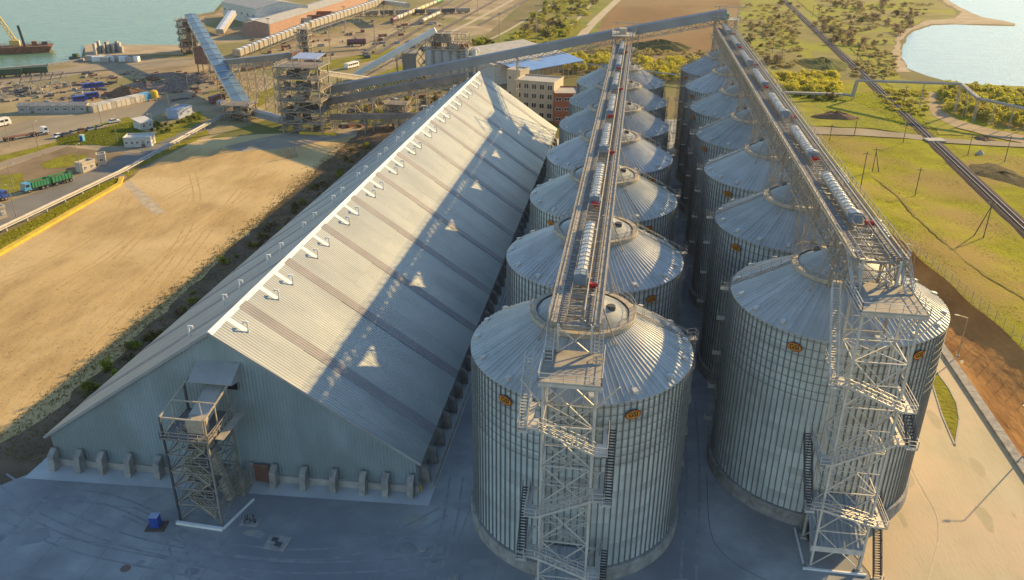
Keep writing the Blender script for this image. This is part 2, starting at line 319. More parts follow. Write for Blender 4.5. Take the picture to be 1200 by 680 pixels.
# wear in the yard: stains, worn lanes, patched slabs (flat, with shapes of their own)
rw_ = random.Random(5)
STAIN = [M('oil_stain', (.17, .17, .175), (.25, .25, .25), rough=.7, scale=.5, detail=9), M('grain_dust', (.36, .33, .27), (.30, .29, .26), rough=1, scale=.6, detail=9), M('patch_slab', (.27, .275, .28), (.23, .235, .24), rough=.9, scale=.5, detail=9)]
for i in range(34):
    cx_, cy_ = rw_.uniform(-80, 14), rw_.uniform(58, 86); r = rw_.uniform(.5, 2.2); k = rw_.uniform(.4, 1); a0 = rw_.uniform(0, 3)
    sheet('stain', [(cx_+r*math.cos(t+a0)*rw_.uniform(.7, 1.2), cy_+k*r*math.sin(t+a0)*rw_.uniform(.7, 1.2)) for t in [q*.7 for q in range(9)]], STAIN[i % 3], .064+.0015*i/3 if cx_ < 14 else .08, px=False)
for i in range(16):
    cx_, cy_ = rw_.uniform(34, 60), rw_.uniform(70, 125); r = rw_.uniform(.4, 1.8)
    sheet('stain', [(cx_+.5*r*math.cos(t)*rw_.uniform(.7, 1.2), cy_+1.8*r*math.sin(t)*rw_.uniform(.7, 1.2)) for t in [q*.7 for q in range(9)]], M('yard_stain', (.42, .355, .23), (.46, .39, .255), rough=.95, scale=.7, detail=9), .068+.001*i, px=False)
# meadow, raised along the fence, with gentle relief
b = MB(); nx, ny = 74, 120
for j in range(ny+1):
    y = 40+ (430-40)*(j/ny)
    for i in range(nx+1):
        x = xf(min(y, 330)) + (i/nx)**1.25*230 + math.sin(y*.3)*.35*(i == 0)
        z = tz(x, y)+.09 + .16*math.sin(x*.23+y*.11)*math.sin(y*.17-x*.07)*min(1, i/3)
        b.v.append((x, y, max(z, .075)))
for j in range(ny):
    for i in range(nx): a = j*(nx+1)+i; b.f.append((a, a+1, a+nx+2, a+nx+1))
struct(b.build('meadow', MEADOW, smooth=True))
# cut bank between meadow and yard
b = MB(); ny = 110
for j in range(ny+1):
    y = 40+290*j/ny
    for i in range(9):
        t = i/8; x0, x1 = 62.6, xf(y)+.15+math.sin(y*.3)*.35
        x = x0+(max(x1, x0+.6)-x0)*t; zt = max(tz(x1+.1, y)+.2, .1)
        z = .1+(zt-.1)*(.18*t+.82*t**2.4)+(.16*math.sin(y*.9+i*1.7)+.12*math.sin(y*2.1-i))*(0 < i < 8)*.8
        b.v.append((x, y, z))
for j in range(ny):
    for i in range(8): a = j*9+i; b.f.append((a, a+1, a+10, a+9))
struct(b.build('embankment', BANK, smooth=True))
kb = MB(); kb.box((0, 0, 0), (1.5, 5.94, .5)); kme = kb.mesh('kerb_block', CONC_D)
kr = struct(link('kerb', None)); kr.location = (61.6, 0, 0)
for k in range(32): link('kerb_block', kme, kr, (0, 62+6*k, .25))
# planted island with kerb by the first right silo
isl = [(1090, 443), (1098, 437), (1112, 456), (1121, 474), (1124, 492), (1119, 523), (1104, 488)]
sheet('grass_island', isl, VERGE, .10, jit=.08, seg=1.5)
b = MB(); ip = [g(*p) for p in isl]
for i, p in enumerate(ip): b.beam((p.x, p.y, .09), (ip[(i+1) % len(ip)].x, ip[(i+1) % len(ip)].y, .09), .22, .16)
struct(b.build('island_kerb', CONC))
# light ground lines: expansion joint / curved kerb edges round the silo pads
def ground_line(pts, wd, mat, z, name='ground_line', px=True):
    b = MB(); P = [g(*p) if px else Vector((*p, 0)) for p in pts]
    if len(P) > 2:
        E = [P[0]*2-P[1]]+P+[P[-1]*2-P[-2]]; Q = []
        for k in range(1, len(E)-2):
            for q in range(8):
                t = q/8; p0, p1, p2, p3 = E[k-1:k+3]; Q.append(.5*((2*p1)+(p2-p0)*t+(2*p0-5*p1+4*p2-p3)*t*t+(3*p1-p0-3*p2+p3)*t**3))
        P = Q+[P[-1]]
    for k, q in enumerate(P):
        d = (P[min(k+1, len(P)-1)]-P[max(k-1, 0)]).normalized(); nn = Vector((-d.y, d.x, 0))*wd/2
        b.v += [tuple(q-nn+Vector((0, 0, z))), tuple(q+nn+Vector((0, 0, z)))]
    b.f = [(2*k, 2*k+2, 2*k+3, 2*k+1) for k in range(len(P)-1)]
    return struct(b.build(name, mat))
LINE = M('pale_line', (.30, .29, .27), (.24, .23, .22), rough=.95, scale=2)
TYRE_T = M('tyre_track', (.225, .225, .23), (.28, .28, .28), rough=.9, scale=.8, detail=8, contrast=(.42, .58))
for i, pts in enumerate([[(0, 560), (60, 600), (170, 640), (330, 665), (520, 660)], [(0, 600), (90, 640), (220, 668), (300, 690)], [(520, 600), (470, 625), (380, 650), (250, 640), (150, 600)], [(535, 560), (525, 620), (500, 690)], [(808, 470), (812, 560), (806, 690)], [(60, 575), (140, 590), (200, 625), (215, 690)]]):
    P_ = [g(*q) for q in pts]
    for o_ in (-.95, .95):
        Q_ = []
        for k, q in enumerate(P_):
            d_ = (P_[min(k+1, len(P_)-1)]-P_[max(k-1, 0)]).normalized(); Q_.append((q.x-d_.y*o_, q.y+d_.x*o_))
        ground_line(Q_, .34, TYRE_T, .0781+.001*i, 'tyre_track', px=False)
JNT = M('slab_joint', (.18, .185, .19), (.25, .255, .26), rough=.9, scale=.6, contrast=(.4, .6))
for i in range(13): ground_line([(-78+i*7.2, 56), (-78+i*7.2+.05, 84.2)], .07, JNT, .0773, 'pavement_joint', px=False)
for i in range(4): ground_line([(-80, 60+i*7), (12, 60.05+i*7)], .07, JNT, .0777, 'pavement_joint', px=False)
RUT = M('sand_rut', (.42, .285, .125), (.50, .35, .16), rough=1, scale=.7, detail=9, contrast=(.4, .6))
for i, pts in enumerate([[(-10, 440), (60, 370), (120, 320), (170, 270), (190, 240)], [(40, 470), (120, 390), (200, 300), (230, 240), (225, 200)], [(-20, 380), (60, 340), (140, 290), (180, 250)], [(180, 240), (230, 215), (300, 190), (380, 165)], [(100, 440), (190, 340), (260, 250), (300, 200)], [(0, 330), (70, 300), (130, 262), (150, 230)], [(160, 330), (230, 270), (330, 200)]]):
    P_ = [g(*q) for q in pts]
    for o_ in (-.95, .95):
        Q_ = []
        for k, q in enumerate(P_):
            d_ = (P_[min(k+1, len(P_)-1)]-P_[max(k-1, 0)]).normalized(); Q_.append((q.x-d_.y*o_, q.y+d_.x*o_))
        ground_line(Q_, .42, RUT, .0462+.0012*i, 'wheel_rut', px=False)
ground_line([(553, 590), (536, 640), (526, 690)], .12, LINE, .085, 'pavement_joint')
ground_line([(828, 555), (832, 620), (848, 650), (880, 672), (920, 690)], .10, M('dark_joint', (.15, .15, .155), rough=.9), .085, 'pavement_joint')
ground_line([(1068, 548), (1082, 575), (1097, 602), (1100, 622), (1098, 642), (1085, 690)], .16, M('tan_joint', (.58, .50, .36), (.44, .37, .25), rough=.9), .092, 'pavement_joint')
# strips lying on the meadow's relief
def terrain_strip(name, pts, wd, mat, lift, jit=.25):
    P = []
    for a in pts:
        p = g(*a)
        for _ in range(3): p = g(a[0], a[1], tz(p.x, p.y)+.1)
        P.append(Vector((p.x, p.y, 0)))
    Q = []
    for a, c in zip(P, P[1:]):
        n = max(2, int((c-a).length/1.5)); Q += [a.lerp(c, k/n) for k in range(n)]
    Q.append(P[-1]); b = MB()
    for i, q in enumerate(Q):
        d = (Q[min(i+1, len(Q)-1)]-Q[max(i-1, 0)]).normalized(); n_ = Vector((-d.y, d.x, 0))
        for s_ in (-1, -.33, .33, 1):
            e = q+n_*s_*wd/2*(1+random.uniform(-jit, jit)); b.v.append((e.x, e.y, max(tz(e.x, e.y), 0)+.09+lift*(1 if abs(s_) < .5 else .75)))
    for i in range(len(Q)-1):
        for k in range(3): a = i*4+k; b.f.append((a, a+1, a+5, a+4))
    return struct(b.build(name, mat, smooth=True))
DITCH = M('ditch_soil', (.24, .19, .05), (.14, .115, .035), rough=1, scale=.6, detail=9, bump=.2)
terrain_strip('ditch', [(1012, 202), (1032, 214), (1056, 234), (1072, 254), (1098, 276), (1130, 306), (1165, 330), (1210, 356)], .95, DITCH, .14, .5)
# far fields and tracks
sheet('brown_field', [(690, 52), (722, -6), (790, -40), (868, -40), (868, 30), (866, 66), (830, 75), (760, 66)], FIELD, .012, jit=2, seg=12)
sheet('green_field', [(530, 78), (575, 48), (640, 12), (665, -6), (740, -40), (790, -40), (722, -6), (690, 52), (640, 66), (560, 80)], FIELDG, .014, jit=2, seg=12)
sheet('scrub_land', [(866, 66), (868, -40), (1085, -40), (1100, 2), (1122, 15), (1118, 22), (1080, 24), (1050, 40), (1044, 62), (1050, 90), (1090, 100), (1200, 112), (1300, 130), (1300, 175), (1000, 140), (900, 105), (830, 75)], SCRUB, .013, jit=2, seg=12)
for i, (pts, wd) in enumerate([([(520, 42), (560, 22), (612, -6)], 3.5), ([(560, 53), (600, 33), (650, 2), (668, -10)], 2.2), ([(640, 52), (672, 28), (700, -4)], 2.2), ([(676, 52), (692, 30), (728, -4)], 6.5), ([(455, 36), (540, -2)], 1.2), ([(420, 58), (470, 33), (490, 22)], 1)]):
    ground_line(pts, wd, M('pale_track', (.50, .42, .29), (.42, .35, .24), rough=1, scale=.1), .05+.004*i, 'track')
sheet('road', [(940, 149), (1010, 152), (1060, 157), (1105, 163), (1150, 166), (1260, 172), (1260, 177), (1150, 171), (1100, 168), (1060, 163), (1010, 160), (945, 158)], ROADT, .34, jit=.3)
sheet('dirt_track', [(1085, 109), (1098, 109), (1096, 121), (1105, 131), (1125, 142), (1165, 153), (1260, 172), (1260, 180), (1160, 161), (1120, 150), (1096, 138), (1085, 125), (1080, 114)], M('dirt_track', (.42, .32, .2), (.32, .24, .15), rough=1, scale=.15), .33, jit=.4)
RAILG = M('rail_verge_grass', (.30, .29, .025), (.19, .185, .03), rough=1, scale=.15, detail=10, bump=.2)
sheet('verge', [(930, -2), (962, 24), (1000, 60), (1020, 80), (1060, 118), (1100, 158), (1130, 160), (1098, 130), (1062, 100), (1032, 66), (990, 28), (950, -2)], RAILG, .30, jit=1.2, seg=4)
sheet('verge', [(893, 4), (930, 40), (960, 72), (940, 66), (905, 34), (880, 6)], RAILG, .045, jit=1.5, seg=6)
sheet('verge', [(930, 118), (1000, 120), (1075, 158), (1010, 150), (940, 148), (925, 130)], RAILG, .31, jit=1.0, seg=4)
# railway on its ballast
ra, rc = g(1206, 274), g(912, -6); dv = (rc-ra).normalized(); nv = Vector((-dv.y, dv.x, 0)); ra = ra-dv*80; rc = rc+dv*500
rw = link('railway', None); struct(rw); L_ = (rc-ra).length
b = MB(); pf = [(-3.0, .0), (-1.9, .38), (1.9, .38), (3.0, .0)]
for e in (ra, rc): b.v += [tuple(e+nv*o+Vector((0, 0, z+.05))) for o, z in pf]
b.f = [(i, i+1, i+5, i+4) for i in range(3)]; b.build('ballast_bed', BALLAST, rw)
for s in (-.76, .76): MB().beam(ra+nv*s+Vector((0, 0, .62)), rc+nv*s+Vector((0, 0, .62)), .13, .18).build('rail', RAILM, rw)
b = MB(); k = 0.
while k < 700: q = ra+dv*k; b.box((q.x, q.y, .47), (2.5, .3, .14), math.atan2(nv.y, nv.x)); k += .8
b.build('sleepers', SLEEP, rw, kind='stuff')
# sidings in the port
for i, (a, c) in enumerate([((0, 93), (130, 82)), ((425, 62), (540, -5)), ((440, 64), (560, -5)), ((470, 62), (590, -5)), ((560, 30), (625, -4)), ((330, 66), (430, 58))]):
    p, q = g(*a), g(*c); sd_ = struct(link('siding', None)); d = (q-p).normalized(); m_ = Vector((-d.y, d.x, 0))
    b = MB(); b.quad(*[tuple(v+Vector((0, 0, .07+.004*i))) for v in (p-m_*1.7, q-m_*1.7, q+m_*1.7, p+m_*1.7)]); b.build('track_bed', BALLAST if i else SOIL, sd_)
    for s in (-.76, .76): MB().beam(p+m_*s+Vector((0, 0, .2)), q+m_*s+Vector((0, 0, .2)), .12, .16).build('rail', RAILM, sd_)

# ================================================================== SILOS
NP = 108; SL = .555
ORD = ['front', 'second', 'third', 'fourth', 'fifth', 'sixth', 'seventh']
def text_mesh(s, size, mat, ext=.015):
    cu = bpy.data.curves.new('lettering', 'FONT'); cu.body = s; cu.size = size; cu.align_x = 'CENTER'; cu.align_y = 'CENTER'; cu.extrude = ext; cu.offset = .015*size
    o = bpy.data.objects.new('lettering', cu); COL.objects.link(o)
    me = bpy.data.meshes.new_from_object(o.evaluated_get(bpy.context.evaluated_depsgraph_get()))
    bpy.data.objects.remove(o); me.materials.clear(); me.materials.append(mat); return me
TXT = text_mesh('GSI', .86, BLACK)
def oval(rx, rz_, y, n=28, mat=ORANGE, name='badge', th=.05):
    b = MB(); b.prism([(rx*math.cos(2*PI*i/n), y, rz_*math.sin(2*PI*i/n)) for i in range(n)], (0, -th, 0)); return b.mesh(name, mat)
BADGE, BADGE2, BADGE3 = oval(1.0, .60, 0, mat=BLACK), oval(.95, .55, -.054, mat=ORANGE, th=.012), oval(.86, .47, -.07, mat=YELLOW, th=.012)
def panel_mesh(he):
    a = PI/NP; r0, r1 = 13.93, .9; z0 = he-.12; z1 = z0+(r0-r1)*SL; b = MB()
    def P(r, t, dz=0): return (r*math.cos(t), r*math.sin(t), z0+(r0-r)*SL+dz)
    b.quad(P(r0, -a), P(r0, a), P(r1, a), P(r1, -a))
    b.quad(P(r0, -a, -.1), P(r0, a, -.1), P(r0, a), P(r0, -a))
    w0, w1 = .11/r0, .05/r1; w0b, w1b = .055/r0, .025/r1
    for sg, (s0, s1, e0, e1) in enumerate([(-w0, -w1, -w0b, -w1b), (-w0b, -w1b, w0b, w1b), (w0b, w1b, w0, w1)]):
        h0 = .13 if sg else .0; h1 = .13 if sg < 2 else .0
        b.quad(P(r0, -a+s0, h0), P(r0, -a+e0, h1), P(r1, -a+e1, h1*.6), P(r1, -a+s1, h0*.6))
    b.add([P(r0, -a-w0), P(r0, -a-w0b, .13), P(r0, -a+w0b, .13), P(r0, -a+w0)], [(0, 1, 2, 3)])
    return b.mesh('roof_panel', ROOFM)
CH = 1.138
def silo_meshes(he):
    n = round((he-2)/CH); ch = (he-2)/n; d = dict(n=n, ch=ch)
    d['base'] = MB().lathe([(14.25, 0), (14.25, 1.93), (14.17, 2.0), (13.6, 2.0)], 96).mesh('concrete_base', CONC_D)
    d['course'] = MB().lathe([(13.72, 0), (13.72, .04), (13.70, .08), (13.70, ch)], 108).mesh('wall_course', WALL)
    b = MB()
    for i in range(NP):
        t = 2*PI*(i+.5)/NP; b.box((13.80*math.cos(t), 13.80*math.sin(t), (2.03+he-.25)/2), (.17, .11, he-.25-2.03), t)
    d['stiff'] = b.mesh('stiffeners', STIFF)
    d['ring'] = MB().lathe([(13.885, 0), (13.93, 0), (13.93, .05), (13.885, .05)], 72, closed=True).mesh('wind_ring', STIFF)
    d['panel'] = panel_mesh(he)
    zr = he-.12+(13.98-6.2)*SL
    d['peak'] = MB().lathe([(5.75, zr+.55), (6.5, zr+.55), (6.55, zr+.45), (6.55, zr+.02), (6.45, zr-.1), (6.4, zr+.43), (5.75, zr+.43)], 60).mesh('peak_platform', CREAM)
    b = MB()
    for i in range(24):
        t = 2*PI*i/24; c, s = math.cos(t), math.sin(t); b.beam((6.5*c, 6.5*s, zr+.5), (6.5*c, 6.5*s, zr+1.6), .06)
    for h in (1.0, 1.6): b.lathe([(6.47, zr+h), (6.53, zr+h), (6.53, zr+h+.06), (6.47, zr+h+.06)], 48, closed=True)
    d['prail'] = b.mesh('platform_railing', STEEL)
    z1 = he-.12+(13.98-.9)*SL
    d['cap'] = MB().lathe([(0.01, z1+.5), (.9, z1+.45), (1.0, z1+.4), (1.0, z1-.3)], 20).mesh('peak_cap', ROOFM)
    b = MB(); b.box((13.1, 0, he+.5), (.5, .5, .34)); b.prism([(12.8, -.3, he+.78), (13.45, -.3, he+.62), (13.45, -.3, he+.70), (12.8, -.3, he+.86)], (0, .6, 0)); d['vent'] = b.mesh('roof_vent', LIDM)
    b = MB()                                       # caged wall ladder
    for s in (-.28, .28): b.beam((14.12, s, .3), (14.12, s, he+.9), .07)
    for k in range(int(he/.45)): b.beam((14.12, -.28, .6+k*.45), (14.12, .28, .6+k*.45), .04)
    for k in range(int(he/1.4)-1):
        z = 3+k*1.4
        for i in range(7):
            a0, a1 = -PI/2+PI*i/7, -PI/2+PI*(i+1)/7; b.beam((14.15+.75*math.cos(a0), .42*math.sin(a0), z), (14.15+.75*math.cos(a1), .42*math.sin(a1), z), .05)
    for i in range(1, 6):
        a0 = -PI/2+PI*i/6; b.beam((14.15+.75*math.cos(a0), .42*math.sin(a0), 3), (14.15+.75*math.cos(a0), .42*math.sin(a0), he+.6), .04)
    d['ladder'] = b.mesh('wall_ladder', STEEL)
    b = MB(); b.box((14.7, .9, 0), (1.2, 1.1, .08))
    for x, y in ((14.15, 1.42), (15.26, 1.42), (15.26, .4)): b.beam((x, y, 0), (x, y, 1.1), .06)
    for h in (.6, 1.1): b.beam((14.15, 1.42, h), (15.26, 1.42, h), .05); b.beam((15.26, 1.42, h), (15.26, .4, h), .05)
    d['landing'] = b.mesh('landing', CREAM)
    b = MB(); q0 = Vector((13.9, 0, he+.1)); q1 = Vector((6.5, 0, he-.12+(13.98-6.5)*SL+.2))
    for s in (-.35, .35):
        b.beam(q0+Vector((0, s, 0)), q1+Vector((0, s, 0)), .1)
        b.beam(q0+Vector((0, s, .95)), q1+Vector((0, s, .95)), .06)
        for k in range(7): p = q0.lerp(q1, k/6)+Vector((0, s, 0)); b.beam(p, p+Vector((0, 0, .95)), .05)
    for k in range(26): p = q0.lerp(q1, k/25); b.beam(p+Vector((0, -.35, .02)), p+Vector((0, .35, .02)), .12, .04)
    d['rladder'] = b.mesh('roof_ladder', STEEL)
    d['hatch'] = MB().lathe([(.02, .35), (.5, .35), (.55, .28), (.55, -.25)], 16).mesh('inspection_hatch', STEEL_D)
    return d
SM = {HL: silo_meshes(HL), HR: silo_meshes(HR)}
def silo(cx, cy, he, label, lad, badges):
    d = SM[he]; t = thing('grain_silo', label, 'silo', (cx, cy, .06), 0, 'corrugated grain silos in two rows')
    link('concrete_base', d['base'], t)
    for k in range(d['n']): link('wall_course', d['course'], t, (0, 0, 2+k*d['ch']))
    link('stiffeners', d['stiff'], t, kind='stuff')
    for k in range(8): link('wind_ring', d['ring'], t, (0, 0, he-.6-k*CH))
    for i in range(NP): link('roof_panel', d['panel'], t, None, 2*PI*i/NP)
    pk = link('peak_platform', d['peak'], t); link('railing', d['prail'], pk); link('peak_cap', d['cap'], t)
    for i in range(16): link('roof_vent', d['vent'], t, None, 2*PI*(i+.35)/16+random.uniform(-.06, .06))
    la = link('wall_ladder', d['ladder'], t, None, lad)
    for k, z in enumerate((.22, .42, .62, .82, .985)): link('landing', d['landing'], la, (0, 0, z*he))
    link('roof_ladder', d['rladder'], t, None, lad)
    rr = 3.6; ang = lad-.5; link('inspection_hatch', d['hatch'], t, (rr*math.cos(ang), rr*math.sin(ang), he-.12+(13.98-rr)*SL+.1))
    k_ = random.uniform(.84, 1.05); tint = (k_*random.uniform(.96, 1.02), k_, k_*random.uniform(.95, 1.03), 1)
    for o in t.children:
        if o.name.startswith(('wall_course', 'roof_panel', 'peak_cap')):
            j_ = random.uniform(.96, 1.03) if random.random() > .04 else random.choice((.8, 1.12)); o.color = (tint[0]*j_, tint[1]*j_, tint[2]*j_, 1)
    for a in badges:
        a = R_(a); bd = link('badge', BADGE, t, (14.03*math.cos(a), 14.03*math.sin(a), he-1.85), a+PI/2)
        link('badge_rim', BADGE2, bd); link('badge_face', BADGE3, bd)
        tx = link('lettering', TXT, bd, (0, -.095, 0)); tx.rotation_euler = (PI/2, 0, 0)
    return t
for k in range(7):
    silo(XL, YL+PITCHS*k, HL, ('%s corrugated steel grain silo of the row beside the long shed' % ORD[k]) if k else 'front corrugated steel grain silo of the row beside the long shed', R_(14), [(-124, -61), (-50, -115), (-128, -52), (-48, -110), (-120, -55), (-50, -120), (-125, -60)][k]+((118,) if k % 2 else (65,)))
    silo(XR, YR+PITCHS*k, HR, '%s corrugated steel grain silo of the row nearest the railway' % ORD[k], R_(172), [(-120.5, -57), (-142, -70), (-135, -60), (-151, -75), (-160, -80), (-150, -62), (-155, -70)][k]+((62,) if k % 2 else (118,)))

# ================================================================== GALLERIES OVER THE SILOS
def rail_run(b, p, q, n, h=1.1, w=.06):
    p = Vector(p); q = Vector(q); u = Vector((0, 0, 1))
    for i in range(n+1): e = p.lerp(q, i/n); b.beam(e, e+u*h, w)
    for k in (h, h*.52): b.beam(p+u*k, q+u*k, w)
    b.beam(p+u*.08, q+u*.08, w*.6, .14)
def gallery(cx, y0, yc0, zd, he, lbl, hw, truss_h, name_lbl):
    t = thing('conveyor_gallery', lbl, 'conveyor', (cx, y0, he))
    zz = zd-he; span = PITCHS; nb = 12; d = span/nb
    # span meshes in local coordinates, y from 0 to span
    mats = {}
    def mk(fn, name, mat): b = MB(); fn(b); return b.mesh(name, mat)
    side = {}
    for s in (-1, 1):
        def beamf(b, s=s): b.box((s*(hw-.5), span/2, zz-.2), (.8 if truss_h < 2 else .34, span-.05, .5)); [b.box((s*(hw-.5), (q+.5)*d, zz-.19), (.86 if truss_h < 2 else .4, .1, .54)) for q in range(nb)]
        def walk(b, s=s): [b.box((s*(hw-1.3), (q+.5)*span/50, zz-.02), (.7, .34, .05)) for q in range(50)]; b.beam((s*(hw-1.65), 0, zz-.06), (s*(hw-1.65), span, zz-.06), .1); b.beam((s*(hw-.98), 0, zz-.06), (s*(hw-.98), span, zz-.06), .1)
        def railf(b, s=s): rail_run(b, (s*hw, 0, zz), (s*hw, span-.1, zz), nb)
        def trus(b, s=s):
            x = s*(hw-.3); zb = zz-.45-truss_h; zt = zz-.45
            b.beam((x, 0, zb), (x, span, zb), .2); 
            for i in range(nb):
                b.beam((x, i*d, zb), (x, i*d, zt), .11); b.beam((x, i*d, zb if i % 2 else zt), (x, (i+1)*d, zt if i % 2 else zb), .11)
            if truss_h > 2: b.beam((x, 0, (zb+zt)/2), (x, span, (zb+zt)/2), .12); b.beam((x+s*1.5, 0, zb+.9), (x+s*1.5, span, zb+.9), .1)
            for i in range(0, nb if truss_h > 2 else 0, 2):
                b.beam((x, i*d, zb), (x+s*1.5, i*d, zb+.9), .09); b.beam((x+s*1.5, i*d, zb+.9), (x, i*d, zt), .09)
        side[s] = [('side_beam', mk(beamf, 'side_beam', CREAM)), ('walkway', mk(walk, 'walkway', GRATE)), ('railing', mk(railf, 'railing', CREAM if s < 0 else STEEL)), ('side_truss', mk(trus, 'side_truss', STEEL))]
    def cross(b):
        for i in range(nb): b.beam((-hw+.1, i*d, zz-.35), (hw-.1, i*d, zz-.35), .2, .25); b.beam((-hw+.9, i*d, zz-.3), (hw-.9, (i+1)*d, zz-.3), .09); b.beam((hw-.9, i*d, zz-.3), (-hw+.9, (i+1)*d, zz-.3), .09); b.beam((-hw+.9, (i+.5)*d, zz-.3), (hw-.9, (i+.5)*d, zz-.3), .12); b.beam((-hw+.3, i*d, zz-.45-truss_h), (hw-.3, i*d, zz-.45-truss_h), .12)
    crs = mk(cross, 'cross_beams', STEEL)
    def pipes(b):
        for x, z in ((-hw+.35, .1), (.95*hw, .2), (hw-1.05, .35)): b.box((x, span/2, zz+z), (.18, span, .16))
    pip = mk(pipes, 'cable_tray', CREAM)
    def arches(b):
        for i in range(0, nb, 2):
            for s in (-1, 1): b.beam((s*.95, i*d+.4, zz), (s*.95, i*d+.4, zz+1.7), .07)
            b.beam((-.95, i*d+.4, zz+1.7), (.95, i*d+.4, zz+1.7), .07)
        for x in (-.95, .95): b.beam((x, 0, zz+.9), (x, span, zz+.9), .05); b.beam((x, 0, zz+.45), (x, span, zz+.45), .05)
        b.cyl((.95, 0, zz+1.7), (.95, span, zz+1.7), .06, 6)
    arc = mk(arches, 'cable_arches', STEEL)
    def frame(b, yy):                               # A-frame standing on the silo roof
        far = abs(yy) > 10; zf = (13.98-12.6)*SL if far else -.1+(13.98-6.2)*SL+.4; sg = 1 if yy > 0 else -1
        b.beam((-hw+.3, yy, zf+.5), (hw-.3, yy, zf+.5), .14)
        for s in (-1, 1):
            if far: b.beam((s*(hw-.3), yy, zf), (s*(hw-.3), yy, zz-.5), .2); b.beam((s*(hw-.3), yy, zf+.5), (-s*(hw-.3), yy, zz-.9), .1); b.beam((s*(hw-.3), yy, zf+.6), (s*(hw-.3), yy*.52, zz-.9), .12)
            else:
                b.beam((s*(hw-.3), yy, zf-1.2), (s*(hw-.3), yy, zz-.4), .26); b.beam((s*(hw+1.9), yy, zf-1.5), (s*(hw-.3), yy, zz-.5), .16)
                b.beam((s*(hw-.3), yy, zf+.5), (-s*(hw-.3), yy, zz-.5), .12); b.beam((s*(hw-.3), yy, zf+.5), (s*(hw-.3), yy+2.4*sg, zz-.6), .12)
    frms = [mk(lambda b, yy=yy: frame(b, yy), 'support_frame', STEEL) for yy in ((-6.1, 6.1, -12.4, 12.4) if truss_h > 2 else (-6.1, 6.1))]
    def lid(b):
        b.prism([(-.6, 0, zz+.3), (.6, 0, zz+.3), (.6, 0, zz+.95), (0, 0, zz+1.15), (-.6, 0, zz+.95)], (0, 1.2, 0))
        b.prism([(-.66, 1.2, zz+.28), (.66, 1.2, zz+.28), (.66, 1.2, zz+1.03), (0, 1.2, zz+1.24), (-.66, 1.2, zz+1.03)], (0, .16, 0))
    lidm = mk(lid, 'conveyor_lid', LIDM)
    def hd(b):
        b.box((0, -.6, zz+.65), (1.45, 1.2, 1.25)); b.prism([(-.8, -1.3, zz+1.28), (.8, -1.3, zz+1.28), (.8, -1.3, zz+1.36), (0, -1.3, zz+1.56), (-.8, -1.3, zz+1.36)], (0, 1.4, 0))
    hdm = mk(hd, 'head_box', BLUEGREY)
    mot = mk(lambda b: (b.cyl((-.1, 0, 0), (.55, 0, 0), .24, 12), b.box((-.3, 0, -.03), (.45, .6, .55)), b.box((.1, 0, -.3), (.95, .5, .1))), 'drive_motor', RED)
    chute = mk(lambda b: (b.cyl((0, 0, zz-.3), (0, 0, (13.98-1)*SL), .5, 14), b.box((0, 0, zz-.05), (1.5, 1.5, .5))), 'discharge_spout', STEEL)
    tro = mk(lambda b: b.box((-.15, 8.9, zz+.1), (1.1, 17.8, .36)), 'conveyor_trough', STEEL)
    for k in range(7):
        o = (0, k*span, 0)
        for s in (-1, 1):
            for nm, me in side[s]: link(nm, me, t, o)
        link('cross_beams', crs, t, o); link('cable_tray', pip, t, o); link('cable_arches', arc, t, o)
        c = yc0+k*span-y0
        [link('support_frame', fm, t, (0, c, 0)) for fm in frms]; link('discharge_spout', chute, t, (0, c, 0))
        hy = c-1.4; link('conveyor_trough', tro, t, (0, hy, 0))
        h = link('head_box', hdm, t, (-.15, hy, 0)); link('drive_motor', mot, h, (.1 if k % 2 else 1.5, -2.0, zz+.55))
        for i in range(13): link('conveyor_lid', lidm, t, (-.15, hy+.05+i*1.37, 0))
    return t
ZGL, ZGR = 35.2, 39.7
gl = gallery(XL-.15, 78.2, YL, ZGL, HL, 'lattice conveyor gallery with white lids along the silos beside the shed', 2.85, .2, 'L')
gr = gallery(XR, 91.0, YR, ZGR, HR, 'tall lattice conveyor gallery along the silos nearest the railway', 3.2, 3.0, 'R')

